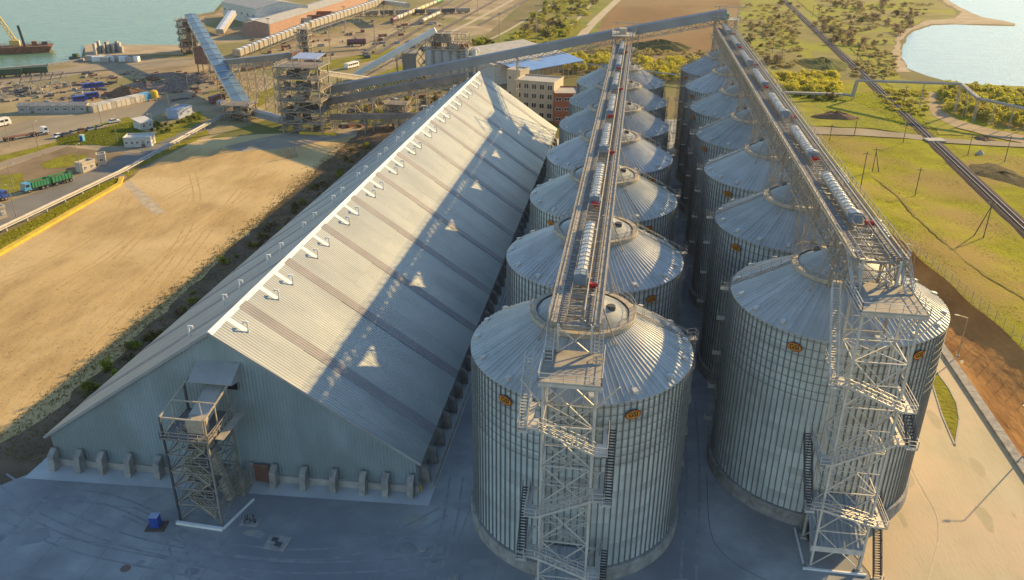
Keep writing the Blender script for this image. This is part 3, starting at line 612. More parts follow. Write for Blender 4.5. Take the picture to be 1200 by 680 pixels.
# ================================================================== STAIR TOWERS
def flight(b, p, q, wdir, wd=.95, rails=True):
    p = Vector(p); q = Vector(q); wv = Vector(wdir)*wd/2; n = max(4, int(abs(p.z-q.z)/.24))
    for s in (-1, 1):
        b.beam(p+wv*s, q+wv*s, .08, .26)
        if rails:
            for h in (.55, 1.05): b.beam(p+wv*s+Vector((0, 0, h)), q+wv*s+Vector((0, 0, h)), .055)
            for i in range(6): e = p.lerp(q, i/5)+wv*s; b.beam(e, e+Vector((0, 0, 1.05)), .05)
    hv = Vector((q.x-p.x, q.y-p.y, 0)).normalized(); tn = Vector((-hv.y, hv.x, 0))
    for i in range(n+1): e = p.lerp(q, i/n); b.beam(e-wv, e+wv, .22, .05)
def stair_tower(label, x0, x1, y0, y1, zt, levels, zplat, gal_y, gal_z, cat='stair tower'):
    """levels: list of (zl, zr): heights where each front flight meets the left / right side"""
    cx = (x0+x1)/2; t = thing('stair_tower', label, cat, (cx, y0, .06))
    def B(b, nm, mat, par=t, **k): return b.build(nm, mat, par, world=True, **k)
    for x in (x0, x1):
        for y in (y0, y1): B(MB().beam((x, y, .06), (x, y, zt), .26), 'leg', TOWERM)
        for y in (y0, y1): B(MB().box((x, y, .2), (.9, .9, .3)), 'footing', CONC)
    nb = 6; hb = zt/nb
    for i in range(nb):
        z0, z1 = i*hb+.3*(i == 0), (i+1)*hb; b = MB(); zm = (z0+z1)/2
        for y in (y0, y1):
            b.beam((x0, y, z0), (x1, y, z1), .12); b.beam((x1, y, z0), (x0, y, z1), .12); b.beam((x0, y, z1-.1), (x1, y, z1-.1), .12); b.beam((x0, y, zm), (x1, y, zm), .07)
        for x in (x0, x1):
            b.beam((x, y0, z0), (x, y1, z1), .1); b.beam((x, y1, z0), (x, y0, z1), .1); b.beam((x, y0, z1-.1), (x, y1, z1-.1), .12)
        b.beam((x0, y0, z1-.1), (x1, y1, z1-.1), .09); b.beam((x1, y0, z1-.1), (x0, y1, z1-.1), .09)
        B(b, 'bracing', TOWERM)
    # front flights with side landings and side flights
    yf = y0-.75; xl, xr = x0-1.0, x1+1.0; pts = []
    for i, (zl, zr) in enumerate(levels):
        b = MB(); flight(b, (x0-.3, yf, zl), (x1+.3, yf, zr), (0, 1, 0)); B(b, 'stair_flight', TOWERM)
        for x, z, s in ((xl, zl, -1), (xr, zr, 1)):
            b = MB(); b.box((x, yf+.6, z-.04), (1.25, 2.2, .09)); b.box((x+s*.35, (yf-.5+y1)/2, z-.04), (.6, y1-yf+.5, .07)); rail_run(b, (x+s*.62, yf-.45, z), (x+s*.62, y1, z), 4); rail_run(b, (x-.62, yf-.48, z), (x+.62, yf-.48, z), 1)
            b.beam((x, y0, z-.15), (x-s*1.2, y0, z-1.3), .1); b.beam((x, y1, z-.15), (x-s*1.2, y1, z-1.3), .1)
            b.beam((x+s*.5, y0, z-.15), (x-s*.9, y0, z-.15), .14, .2); b.beam((x+s*.5, y1, z-.15), (x-s*.9, y1, z-.15), .14, .2); B(b, 'landing', TOWERM)
    seq = []
    lows = [(xl, zl) if zl < zr else (xr, zr) for zl, zr in levels]; highs = [(xr, zr) if zl < zr else (xl, zl) for zl, zr in levels]
    s0 = -1 if highs[0][0] == xl else 1
    tops = [(highs[0][0], zplat)]+lows; bots = highs+[(lows[-1][0], .15)]
    for (xa, za), (xb, zb) in zip(tops, bots):
        s = -1 if xa < cx else 1; xo = xa+s*.95
        b = MB(); flight(b, (xo, y1-.3, za), (xo, yf-.3, zb), (1, 0, 0), .9); B(b, 'stair_flight', STEEL_D if za != zplat else TOWERM)
        b = MB(); b.box((xo-s*.1, yf-.55, zb-.05), (1.2, 1.0, .08)); rail_run(b, (xo-.5, yf-1.0, zb), (xo+.5, yf-1.0, zb), 1); rail_run(b, (xo+s*.48, yf-1.0, zb), (xo+s*.48, yf-.1, zb), 1); B(b, 'landing', TOWERM)
    # top platform, with rails and the stairs up to the gallery
    px0, px1, py0, py1 = x0-.45, x1+.6, y0-.8, gal_y+.2
    B(MB().box(((px0+px1)/2, (py0+py1)/2, zplat), (px1-px0, py1-py0, .14)), 'platform', M('dusty_plate', (.36, .315, .25), (.24, .21, .175), rough=.8, scale=.7, detail=9))
    b = MB()
    for y in (py0+.1, py0+1.0, (py0+py1)/2, py1-.3): b.beam((px0, y, zplat-.28), (px1, y, zplat-.28), .2, .4)
    for x in (px0+.1, x0, x1, px1-.1): b.beam((x, py0, zplat-.5), (x, py1, zplat-.5), .2, .3)
    B(b, 'platform_frame', TOWERM)
    b = MB(); rail_run(b, (px0, py0, zplat), (px1, py0, zplat), 5); rail_run(b, (px0, py0, zplat), (px0, py1, zplat), 4); rail_run(b, (px1, py0, zplat), (px1, py1, zplat), 4); B(b, 'railing', TOWERM)
    for x in (x0+.1, x1-.1):
        b = MB(); flight(b, (x, gal_y-2.4, zplat+.1), (x, gal_y+2.2, gal_z), (1, 0, 0), .9); B(b, 'stair_flight', TOWERM)
        b = MB(); b.beam((x, gal_y+.6, zplat), (x, gal_y+.6, gal_z), .2); B(b, 'post', TOWERM)
    b = MB()
    for x in (x0+.9, x1-.9): b.beam((x, gal_y-.2, zplat), (x, gal_y-.2, gal_z), .25); b.beam((x, gal_y-.2, zplat), (cx*2-x, gal_y-.2, gal_z-.3), .12)
    B(b, 'end_frame', TOWERM)
    for s in (-1, 1):
        xx = x0 if s < 0 else x1; b = MB(); b.beam((xx+s*2.4, y0+.5, zplat-.6), (xx, y0+.2, zplat-3.4), .12); B(b, 'strut', TOWERM)
    return t
stair_tower('galvanised stair tower in front of the silo beside the shed', -7.2, -1.75, 72.0, 76.1, 31.4, [(26.2, 23.6), (14.6, 17.6), (8.8, 6.4)], 31.8, 78.0, ZGL)
stair_tower('galvanised stair tower in front of the silo nearest the railway', 26.3, 32.2, 84.0, 89.4, 36.2, [(27.4, 24.6), (16.6, 20.2), (10.0, 8.2)], 36.6, 90.8, ZGR)
# corrugated canopies at the tower feet
CANOPY = add_wave(M('canopy_sheet', (.30, .33, .35), (.25, .28, .30), rough=.5, metal=.2, scale=.3), (1, 0, 0), .55, .07)
def canopy(label, x0, x1, ya, yb, za, zb):
    t = thing('entrance_canopy', label, 'canopy', ((x0+x1)/2, ya, .06))
    n = 8; w = (x1-x0)/n
    for i in range(n):
        b = MB(); X = x0+i*w
        b.prism([(X+.02, ya-.3, za), (X+w-.02, ya-.3, za), (X+w-.02, yb, zb), (X+.02, yb, zb)], (0, 0, .08))
        b.prism([(X-.03, ya-.3, za+.08), (X+.09, ya-.3, za+.08), (X+.09, yb, zb+.08), (X-.03, yb, zb+.08)], (0, 0, .06)); b.build('roof_sheet', CANOPY, t, world=True)
    MB().box(((x0+x1)/2, ya-.36, za-.32), (x1-x0+.1, .06, .8)).build('fascia', LIDM, t, world=True)
    for x in (x0+.15, x1-.15):
        for y, z in ((ya, za), (yb-.3, zb)): MB().beam((x, y, .06), (x, y, z), .16).build('post', STEEL, t, world=True)
    MB().box(((x0+x1)/2, ya-.9, .16), (x1-x0+1.4, .25, .3)).build('threshold', WHITE, t, world=True)
    MB().box((x0-.5, (ya+yb)/2, .16), (.2, yb-ya, .25)).build('threshold', WHITE, t, world=True)
    MB().box(((x0+x1)/2+.2, yb-1.4, 1.3), (x1-x0-1.6, 2.2, 2.5)).build('elevator_housing', STEEL_D, t, world=True)
canopy('sloping corrugated canopy under the stair tower nearest the railway', 26.0, 32.3, 84.3, 90.9, 3.4, 6.3)
canopy('sloping corrugated canopy under the stair tower beside the shed', -7.4, -1.4, 72.4, 76.6, 3.2, 5.6)

# ================================================================== THE LONG SHED
SX0, SX1, SRX, SY0, SY1, SZE, SZR = -81.3, -26.7, -54.0, 89.6, 286.0, 5.4, 23.9
SKW = .039
def gy(x): return SY0+SKW*(x-SRX)
sh = thing('grain_shed', 'very long grain shed with steep grey corrugated roof', 'shed', (SRX, SY0, .06))
def SB(b, nm, mat, par=sh, **k): return b.build(nm, mat, par, world=True, **k)
SB(MB().prism([(SX0, gy(SX0), 1.2), (SX1, gy(SX1), 1.2), (SX1, gy(SX1), SZE), (SRX, gy(SRX), SZR), (SX0, gy(SX0), SZE)], (0, .25, 0)), 'gable_wall', SHEDWALL)
SB(MB().prism([(SX0, SY1-.25, .06), (SX1, SY1-.25, .06), (SX1, SY1-.25, SZE), (SRX, SY1-.25, SZR), (SX0, SY1-.25, SZE)], (0, .25, 0)), 'gable_wall', SHEDSIDE)
for x in (SX0, SX1): SB(MB().box((x, (gy(x)+SY1)/2, SZE/2+.5), (.25, SY1-gy(x)-.6, SZE-1.0)), 'side_wall', SHEDSIDE)
SB(MB().prism([(SX0-.4, gy(SX0)-.4, .08), (SX1+.4, gy(SX1)-.4, .08), (SX1+.4, gy(SX1)+1, .08), (SX0-.4, gy(SX0)+1, .08)], (0, 0, 1.12)), 'plinth', CONC)
# roof sheets bay by bay, skylight strips between, both slopes
BAND = [98.6+16.3*k for k in range(12)]
def roof_strip(y0, y1, s, nm, mat, lift=0., xa=0., xb=None, par=sh):
    m_ = (SZR-SZE)/(SX1-SRX); X1 = 28.1 if xb is None else xb
    def P(dx, y): return (SRX+s*dx, (y+SKW*s*dx) if y < SY0+.01 else y, SZR-m_*dx+.16+lift)
    b = MB(); b.prism([P(xa, y0), P(X1, y0), P(X1, y1), P(xa, y1)] if s > 0 else [P(xa, y1), P(X1, y1), P(X1, y0), P(xa, y0)], (0, 0, .12)); return SB(b, nm, mat, par)
for s in (-1, 1):
    y = SY0-.35
    for k, c in enumerate(BAND+[None]):
        e = (c-1.15) if c else SY1+.35
        cuts = [y+(e-y)*i/3 for i in range(4)]
        for i in range(3):
            if cuts[i+1]-cuts[i] > .3:
                for q, (xa_, xb_) in enumerate(((0, 9.5), (9.3, 18.9), (18.7, 28.1))): roof_strip(cuts[i]+(.0 if i == 0 else .015), cuts[i+1], s, 'roof_sheet', SHEDROOF, .006*(i % 2)+.03*(2-q), xa_, xb_)
        if c: roof_strip(c-1.15, c+1.15, s, 'skylight_strip', SKYL, .085); y = c+1.15
SB(MB().prism([(SRX-.7, SY0-.4, SZR-.15), (SRX, SY0-.4, SZR+.42), (SRX+.7, SY0-.4, SZR-.15)], (0, SY1-SY0+.8, 0)), 'ridge_cap', WHITE)
m_ = (SZR-SZE)/(SX1-SRX)
for s in (-1, 1):
    b = MB(); b.beam((SRX, gy(SRX)-.38, SZR+.1), (SRX+s*28.1, gy(SRX+s*28.1)-.38, SZR-m_*28.1+.1), .12, .4); SB(b, 'verge_trim', SHEDSIDE)
# goose-neck vents with flashing strips
def vent_mesh(s):
    b = MB(); b.cyl((0, 0, -.4), (0, 0, 1.7), .13, 8); b.beam((s*.1, 0, 1.66), (-s*.62, 0, 1.72), .24); b.cyl((-s*.6, 0, 1.78), (-s*.6, 0, 1.35), .15, 8); return b.mesh('goose_neck_vent', WHITE)
VM = {1: vent_mesh(1), -1: vent_mesh(-1)}
ys = [93.9]
for k in range(11): c = BAND[k]+8.6; ys += [c-2.75, c+2.75]
for yv in ys:
    if yv > 283: continue
    link('goose_neck_vent', VM[1], sh, (3.3, yv-SY0, SZR-m_*3.3+.28-.06))
    link('goose_neck_vent', VM[-1], sh, (-6.6, yv-SY0+1.5, SZR-m_*6.6+.28-.06))
    roof_strip(yv-.5, yv+.5, 1, 'flashing_strip', WHITE, .1, .2, 3.0)
# concrete buttresses and side posts
def butt(x, h=3.1):
    y = gy(x)-.4; b = MB(); b.prism([(x-.45, y, .08), (x-.45, y-1.5, .08), (x-.45, y-1.2, h*.8), (x-.45, y-.15, h), (x-.45, y, h)], (.9, 0, 0)); return b
for i, x in enumerate([-80.9, -76.9, -73.4, -69.2, -64.7, -60.3, -50.9, -47.3, -42.9, -38.5, -34.2, -30.9, -27.3]):
    SB(butt(x, 3.3), 'buttress', CONC_D)
bm_ = MB(); bm_.prism([(0, -.4, 0), (1.3, -.4, 0), (1.0, -.4, 2.4), (0, -.4, 3.0)], (0, .8, 0)); bme = bm_.mesh('buttress', CONC_D)
for k in range(42): link('buttress', bme, sh, (SX1+.13-SRX, 93+4.6*k-SY0, .02))
b = MB(); b.box((SX1+2.0, 188, .35), (.25, 192, .5)); SB(b, 'side_kerb', CREAM)
# hood where the conveyor enters the gable
hx = -53.4; yb = gy(hx)
b = MB(); b.prism([(hx-3.1, yb-.0, 19.5), (hx+3.1, yb-.0, 19.5), (hx+3.1, yb-3.2, 17.9), (hx-3.1, yb-3.2, 17.9)], (0, 0, .12)); hood = SB(b, 'hood', SHEDSIDE)
SB(MB().box((hx+.6, yb-.06, 16.8), (3.2, .12, 3.0)), 'opening', BLACK)
for s in (-3.0, 3.0): SB(MB().prism([(hx+s, yb, 19.4), (hx+s, yb-3.1, 17.8), (hx+s, yb, 17.0)], (.08, 0, 0)), 'hood_cheek', SHEDSIDE)
# service door by the tower
SB(MB().box((-49.3, gy(-49.3)-.5, 1.6), (2.2, .14, 3.0)), 'door', BROWNT)

# ================================================================== LOADING TOWER AT THE SHED GABLE
tx0, tx1, ty0, ty1 = -56.9, -50.9, 79.7, 86.2
tw = thing('loading_tower', 'open steel loading tower standing against the shed gable', 'tower', (-53.7, 83, .075))
def TB(b, nm, mat, par=tw): return b.build(nm, mat, par, world=True)
ZP = 13.6
for x in (tx0, tx1):
    for y in (ty0, ty1): TB(MB().beam((x, y, .08), (x, y, ZP+3.2 if y == ty0 else ZP+4.2), .24), 'leg', STEEL if x == tx1 else STEEL_D)
for i in range(5):
    z0, z1 = .3+i*(ZP-.3)/5, .3+(i+1)*(ZP-.3)/5; b = MB()
    for y in (ty0, ty1): b.beam((tx0, y, z0), ((tx0+tx1)/2, y, z1), .1); b.beam((tx1, y, z0), ((tx0+tx1)/2, y, z1), .1); b.beam((tx0, y, z1), (tx1, y, z1), .16)
    for x in (tx0, tx1): b.beam((x, ty0, z0), (x, ty1, z1), .1); b.beam((x, ty1, z0), (x, ty0, z1), .1); b.beam((x, ty0, z1), (x, ty1, z1), .16)
    TB(b, 'bracing', STEEL)
    if i < 4:
        b = MB(); b.box((tx0+2.6+(i % 2)*1.0, ty0+3.6, z1), (3.4, 4.6, .1)); pl = TB(b, 'landing', GRATE)
        b = MB(); rail_run(b, (tx0+1, ty0+1.4, z1), (tx0+4.6, ty0+1.4, z1), 3); TB(b, 'railing', CREAM, pl)
    b = MB(); s = 1 if i % 2 else -1; flight(b, (-53.9-s*1.6, ty0+2.0+.5*s, z0), (-53.9+s*1.6, ty0+2.0+.5*s, z1), (0, 1, 0), .8); TB(b, 'stair_flight', CREAM)
TB(MB().box(((tx0+tx1)/2, (ty0+ty1)/2, ZP), (tx1-tx0+.8, ty1-ty0+.8, .16)), 'platform', GRATE)
b = MB()
for p, q in (((tx0-.3, ty0-.3), (tx1+.3, ty0-.3)), ((tx0-.3, ty0-.3), (tx0-.3, ty1)), ((tx1+.3, ty0-.3), (tx1+.3, ty1))): rail_run(b, (*p, ZP), (*q, ZP), 5)
TB(b, 'railing', CREAM)
b = MB()
for x in (tx0, tx1): b.beam((x, ty0, ZP+3.1), (x, ty1+1.5, ZP+4.4), .18); b.beam((x, ty0+3, ZP), (x, ty0+3, ZP+3.7), .14)
b.beam((tx0, ty0, ZP+3.1), (tx1, ty0, ZP+3.1), .18); b.beam((tx0, ty0+3.2, ZP+3.7), (tx1, ty0+3.2, ZP+3.7), .16); b.beam((tx0, ty0, ZP), (tx0+2, ty0, ZP+3.1), .12); b.beam((tx1, ty0, ZP+3.1), (tx1-2.2, ty0+3.2, ZP+3.7), .12)
TB(b, 'top_frame', CREAM)
cb = TB(MB().prism([(-54.4, 82.2, ZP+.9), (-52.0, 82.2, ZP+.9), (-52.0, 82.2, ZP+2.1), (-54.4, 82.2, ZP+2.1)], (0, 7.0, 1.9)), 'belt_housing', ROOFG)
TB(MB().box((-53.0, 81.6, ZP+1.2), (2.3, 1.6, 1.9)), 'drive_casing', CREAM)
TB(MB().cyl((-54.6, 81.4, ZP+.8), (-54.6, 82.9, ZP+.8), .4, 12), 'motor', STEEL)
TB(MB().beam((-52.4, 81.8, ZP+.2), (-51.9, 84.5, .6), 1.0), 'drop_chute', CREAM)
b = MB()
for i in range(6): b.beam((-50.3, 81+i*1.0, ZP), (-50.3, 81+i*1.0, ZP+1.1), .06)
for h in (.55, 1.1): b.beam((-50.3, 80.5, ZP+h), (-50.3, 87.5, ZP+h+.6), .06)
b.box((-49.7, 84.0, ZP-.1), (1.1, 7, .1)); TB(b, 'side_walkway', CREAM)
hp = TB(MB().box((-51.8, 86.6, 1.7), (2.8, 1.6, 3.2)), 'hopper', STEEL)
b = MB(); b.beam((-57.1, 79.0, .26), (-50.3, 78.7, .26), .45, .36); TB(b, 'threshold', WHITE)
b = MB(); b.beam((-50.3, 78.9, .22), (-48.9, 85.2, .22), .25, .28); TB(b, 'threshold', WHITE)

# ================================================================== YARD FURNITURE
p = g(184, 618); bx = thing('storage_locker', 'small bright blue locker standing on a pallet in the yard', 'locker', (p.x, p.y, .065))
MB().box((0, 0, .09), (2.5, 2.0, .16), .15).build('pallet', WOOD, bx)
MB().box((-.1, .05, 1.0), (1.15, 1.05, 1.66), .15).build('cabinet', BLUE, bx); MB().box((-.1, .05, 1.87), (1.2, 1.1, .07), .15).build('lid', LBROOF, bx); MB().box((-.02, -.49, 1.0), (.5, .05, 1.4), .15).build('door', BLUE, bx)
p = g(325, 637); hb_ = thing('drain_hatch', 'square concrete slab with two steel hatch lids in the yard', 'hatch', (p.x, p.y, .065))
MB().box((0, 0, .05), (3.0, 2.6, .12), -.05).build('slab', CONC_D, hb_); MB().box((-.5, .45, .14), (.8, .7, .08), -.1).build('hatch_lid', STEEL_D, hb_); MB().box((.25, -.3, .14), (.9, .75, .08), -.1).build('hatch_lid', STEEL_D, hb_)
p = g(294, 612); ps = thing('pipe_stub', 'rusty upright pipe ends bundled on a small concrete pad', 'pipe', (p.x, p.y, .065))
MB().box((0, 0, .06), (2.6, 1.7, .12)).build('pad', CONC_D, ps)
for i in range(9):
    a = random.uniform(-.9, .9), random.uniform(-.5, .5); MB().cyl((*a, .1), (a[0]+random.uniform(-.15, .15), a[1], random.uniform(.5, 1.2)), .09, 8).build('pipe', STEEL_D, ps)
p = g(496, 645); tag(MB().lathe([(.01, .1), (.38, .1), (.42, .06), (.42, 0)], 20, (p.x, p.y, .065)).build('manhole_cover', CONC_D), 'round manhole cover in the dark yard beside the front silo', 'manhole')
p = g(147, 667); tag(MB().lathe([(.01, .1), (.5, .1), (.62, .05), (.62, 0)], 20, (p.x, p.y, .065)).build('manhole_cover', M('dull_rust', (.20, .13, .11), rough=.9)), 'reddish manhole cover near the bottom left of the yard', 'manhole')
p = g(532, 677); tag(MB().box((p.x, p.y, .13), (1.3, .9, .14)).build('concrete_pad', LINE), 'small pale concrete pad at the bottom edge of the yard', 'pad')
p = g(487, 574); bo = thing('yellow_bollards', 'short yellow guard rail at the shed corner', 'guard rail', (p.x, p.y, .08))
for dx, dy in ((-.8, -.5), (.9, -.2)): MB().cyl((dx, dy, 0), (dx, dy, 1.0), .13, 10).build('post', YELP, bo)
MB().beam((-.8, -.5, .85), (.9, -.2, .85), .16).build('rail', YELP, bo)

# ================================================================== RIGHT SIDE: lamps, fence, poles, pipeline
def lamp(x, y, z, label):
    t = thing('lamp_post', label, 'lamp post', (x, y, z), 0, 'lamp posts along the kerb')
    MB().cyl((0, 0, 0), (0, 0, 8.2), .12, 10, .07).build('post', STEEL, t); MB().beam((0, 0, 8.15), (-1.7, .2, 8.45), .08).build('arm', STEEL, t)
    MB().prism([(-1.5, .05, 8.36), (-2.3, .15, 8.44), (-2.3, .35, 8.44), (-1.5, .35, 8.36)], (0, 0, .12)).build('lamp_head', LIDM, t); MB().box((0, 0, .2), (.5, .5, .4)).build('footing', CONC, t)
for i, (a, l) in enumerate([((1066, 328), 'grey lamp post on the soil bank behind the front right silo'), ((1122, 418), 'grey lamp post on the soil bank right of the front silo'), (None, 'grey lamp post on the kerb at the right edge')]):
    if a: p = g(*a, .5); lamp(p.x, p.y, .45, l)
    else: lamp(63.1, 113.2, .3, l)
fz = thing('wire_fence', 'thin wire mesh fence along the top of the soil bank', 'fence', (70, 150, BZ))
fy = [88+3.0*k for k in range(46)]
pm = MB().beam((0, 0, -.3), (0, 0, 2.3), .10).mesh('post', CONC)
FP = [Vector((xf(y)+.7, y, tz(xf(y)+.8, y)+.1)) for y in fy]
for p in FP: link('post', pm, fz, tuple(p-Vector((70, 150, BZ))))
b = MB()
for a, c in zip(FP, FP[1:]):
    for h in (.3, .8, 1.3, 1.8, 2.25): b.beam(a+Vector((0, 0, h)), c+Vector((0, 0, h)), .02)
    for i in range(6): e = a.lerp(c, i/6); b.beam(e, e+Vector((0, 0, 2.25)), .014)
o = b.build('wire_mesh', STEEL, fz, world=True); o['kind'] = 'stuff'
# timber power poles
def pole(px, py, h, label, kind=0):
    p = g(px, py); z = tz(p.x, p.y)
    if z > .3: p = g(px, py, z); z = tz(p.x, p.y)
    t = thing('power_pole', label, 'pole', (p.x, p.y, z), random.uniform(-.2, .2), 'timber power poles on the grassland')
    MB().cyl((0, 0, -.3), (0, 0, h), .15, 8, .10).build('pole', WOOD, t)
    MB().beam((-1.0, 0, h-.7), (1.0, 0, h-.7), .14).build('crossarm', WOOD, t)
    for x in (-.85, 0, .85): MB().cyl((x, 0, h-.65), (x, 0, h-.35), .07, 6).build('insulator', WHITE, t)
    if kind: MB().cyl((kind*2.3, .6, -.3), (0, 0, h-1.2), .15, 8, .10).build('strut_pole', WOOD, t)
PL = [(1008, 222, 11, 0, 'tall timber pole standing left of the meadow ditch', ), (1022, 202, 8, 1, 'braced timber pole just behind the tall one in the meadow'), (1072, 230, 8.5, 0, 'timber pole in the meadow below the railway'), (1152, 280, 10, -1, 'braced timber pole in the lower right meadow'), (1058, 168, 7, 0, 'timber pole on the near side of the level crossing'),
      (1001, 159, 7, 0, 'timber pole beside the dirt road left of the railway'), (1058, 125, 9, 0, 'timber pole under the pipe bridge by the rails'), (1134, 182, 7, 0, 'timber pole right of the crossing'), (1177, 190, 9, 0, 'timber pole at the right picture edge beyond the rails'),
      (1035, 98, 9, 0, 'timber pole left of the lagoon, near the pipe bridge'), (1016, 82, 9, 0, 'second timber pole along the railway going away'), (1004, 71, 9, 0, 'third timber pole along the railway going away'), (997, 60, 9, 0, 'fourth timber pole along the railway going away'), (986, 52, 9, 0, 'fifth timber pole along the railway going away'), (976, 43, 9, 0, 'sixth timber pole along the railway going away'), (966, 35, 9, 0, 'seventh timber pole along the railway going away'), (958, 27, 9, 0, 'eighth timber pole along the railway going away'), (952, 20, 9, 0, 'ninth timber pole along the railway going away'),
      (916, 68, 9, 0, 'bare timber pole in the dry scrub right of the far silos'), (905, 62, 9, 0, 'timber pole in the dry scrub beyond the far silos'), (902, 46, 9, 0, 'far timber pole in the dry scrub'), (893, 42, 9, 0, 'farthest timber pole in the dry scrub'), (972, 165, 6, 0, 'short timber pole in the rough grass beside the second silo')]
for a in PL: pole(a[0], a[1], a[2], a[4], a[3])
# pipe bridge across the railway
pt = thing('pipe_bridge', 'pale pipeline carried on tall steel trestles over the railway', 'pipeline', tuple(g(998, 118)))
route = [(905, 110, 3.0), (989, 111, 3.0), (992, 111, 12.0), (1117, 106, 12.0)]
base = [g(918, 119), g(986, 116), g(1000, 118), g(1118, 135), g(1140, 143), g(1182, 150), g(1290, 165)]
zs = [zat(base[0], 108), zat(base[1], 110), zat(base[2], 94), zat(base[3], 98), zat(base[4], 115), zat(base[5], 124), zat(base[6], 150)]
tops = [Vector((q.x, q.y, z)) for q, z in zip(base, zs)]
runs = [(tops[0], tops[1]), (tops[1], Vector((tops[2].x-.6, tops[2].y, zs[1]))), (Vector((tops[2].x-.6, tops[2].y, zs[1])), tops[2]), (tops[2], tops[3]), (tops[3], tops[4]), (tops[4], tops[5]), (tops[5], tops[6])]
for i, (p, q) in enumerate(runs):
    d = (q-p).normalized(); n_ = Vector((-d.y, d.x, 0)).normalized() if abs(d.z) < .9 else Vector((0, 1, 0)); b = MB()
    for s in (-.55, 0, .55): b.cyl(p+n_*s, q+n_*s, .28, 8)
    b.beam(p-Vector((0, 0, .5)), q-Vector((0, 0, .5)), 1.6, .25); b.build('pipe_run', PIPEM, pt, world=True)
    n = max(1, int((q-p).length/(11 if i < 4 else 4.5)))
    for k in range(n+1):
        e = p.lerp(q, k/n)
        if i in (2,) or abs((e-ra).dot(nv)) < 6 or e.z < 1: continue
        b = MB()
        for s in (-.7, .7): b.beam((e.x+n_.x*s, e.y+n_.y*s, 0), (e.x+n_.x*s, e.y+n_.y*s, e.z-.5), .16)
        zz_ = 1. if i < 4 or k == 0 else 99.
        while zz_ < e.z-3: b.beam((e.x-n_.x*.7, e.y-n_.y*.7, zz_), (e.x+n_.x*.7, e.y+n_.y*.7, zz_+2.4), .1); zz_ += 2.4
        b.build('trestle', CREAM, pt, world=True)
pt2 = thing('service_pipe', 'low pipe on posts crossing the grass behind the last silos', 'pipeline', tuple(g(760, 95)))
a, c = g(670, 82), g(905, 112); a.z = c.z = 4.0
MB().cyl(a, c, .35, 8).build('pipe_run', PIPEM, pt2, world=True)
for k in range(9): e = a.lerp(c, k/8); MB().beam((e.x, e.y, 0), (e.x, e.y, 3.7), .22).build('post', STEEL, pt2, world=True)
# bits beside the tracks
def heap(px, py, rx, ry, h, mat, name, label, cat, seed=0, z=0):
    p = g(px, py); b = MB(); nr, na = 7, 26; rnd = random.Random(seed); ph = [rnd.uniform(0, 6) for _ in range(6)]
    for i in range(nr+1):
        t = i/nr
        for j in range(na):
            a = 2*PI*j/na; k = 1+.18*math.sin(2*a+ph[0])+.12*math.sin(3*a+ph[1])+.07*math.sin(7*a+ph[2])
            zz = h*(1-t*t)**1.2*(1+.22*math.sin(4*a+ph[3]+t*5)*(1-t)+.15*math.sin(9*t+ph[4]+a*3))-.06
            b.v.append((p.x+rx*t*k*math.cos(a), p.y+ry*t*k*math.sin(a), z+max(zz, -.06)))
    for i in range(nr):
        for j in range(na): b.f.append((i*na+j, i*na+(j+1) % na, (i+1)*na+(j+1) % na, (i+1)*na+j))
    b.f.append(tuple(range(na))) if False else None
    return tag(b.build(name, mat), label, cat)
heap(978, 138, 9, 7, 2.2, SOILH, 'soil_heap', 'dark red-brown soil heap beside the dirt road left of the rails', 'heap', 3)
heap(1153, 164, 3.5, 5, 1.2, SOILH, 'soil_heap', 'small dark soil heap right of the level crossing', 'heap', 4)
heap(1172, 205, 9, 14, 1.0, M('dark_scrub', (.12, .10, .05), (.07, .06, .035), rough=1, scale=.5, bump=.3), 'brush_heap', 'low dark brush mound at the right edge beyond the rails', 'heap', 5)
heap(770, 57, 26, 10, 4.5, M('shrubby_mound', (.13, .12, .045), (.08, .07, .035), rough=1, scale=.3, bump=.5), 'spoil_heap', 'long dark mound at the near edge of the brown field', 'heap', 6)
heap(965, 76, 12, 26, 3.0, M('green_mound_shade', (.12, .14, .035), (.08, .08, .03), rough=1, scale=.2, bump=.5), 'spoil_heap', 'grassy bank below the railway, deep shade put into its dark colour', 'heap', 8)  # dark green imitates the shadow lying beside the rail embankment
heap(1148, 181, 1.3, 1.3, 1.3, M('grey_bundle', (.40, .40, .39), rough=.8), 'stone_block', 'pale grey boulder beside the rails', 'boulder', 9)
b = MB(); p = g(1095, 166); b.box((p.x, p.y, .45), (6.5, 4.2, .75), .15); tag(b.build('crossing_deck', CONC), 'concrete level crossing deck over the railway', 'crossing')

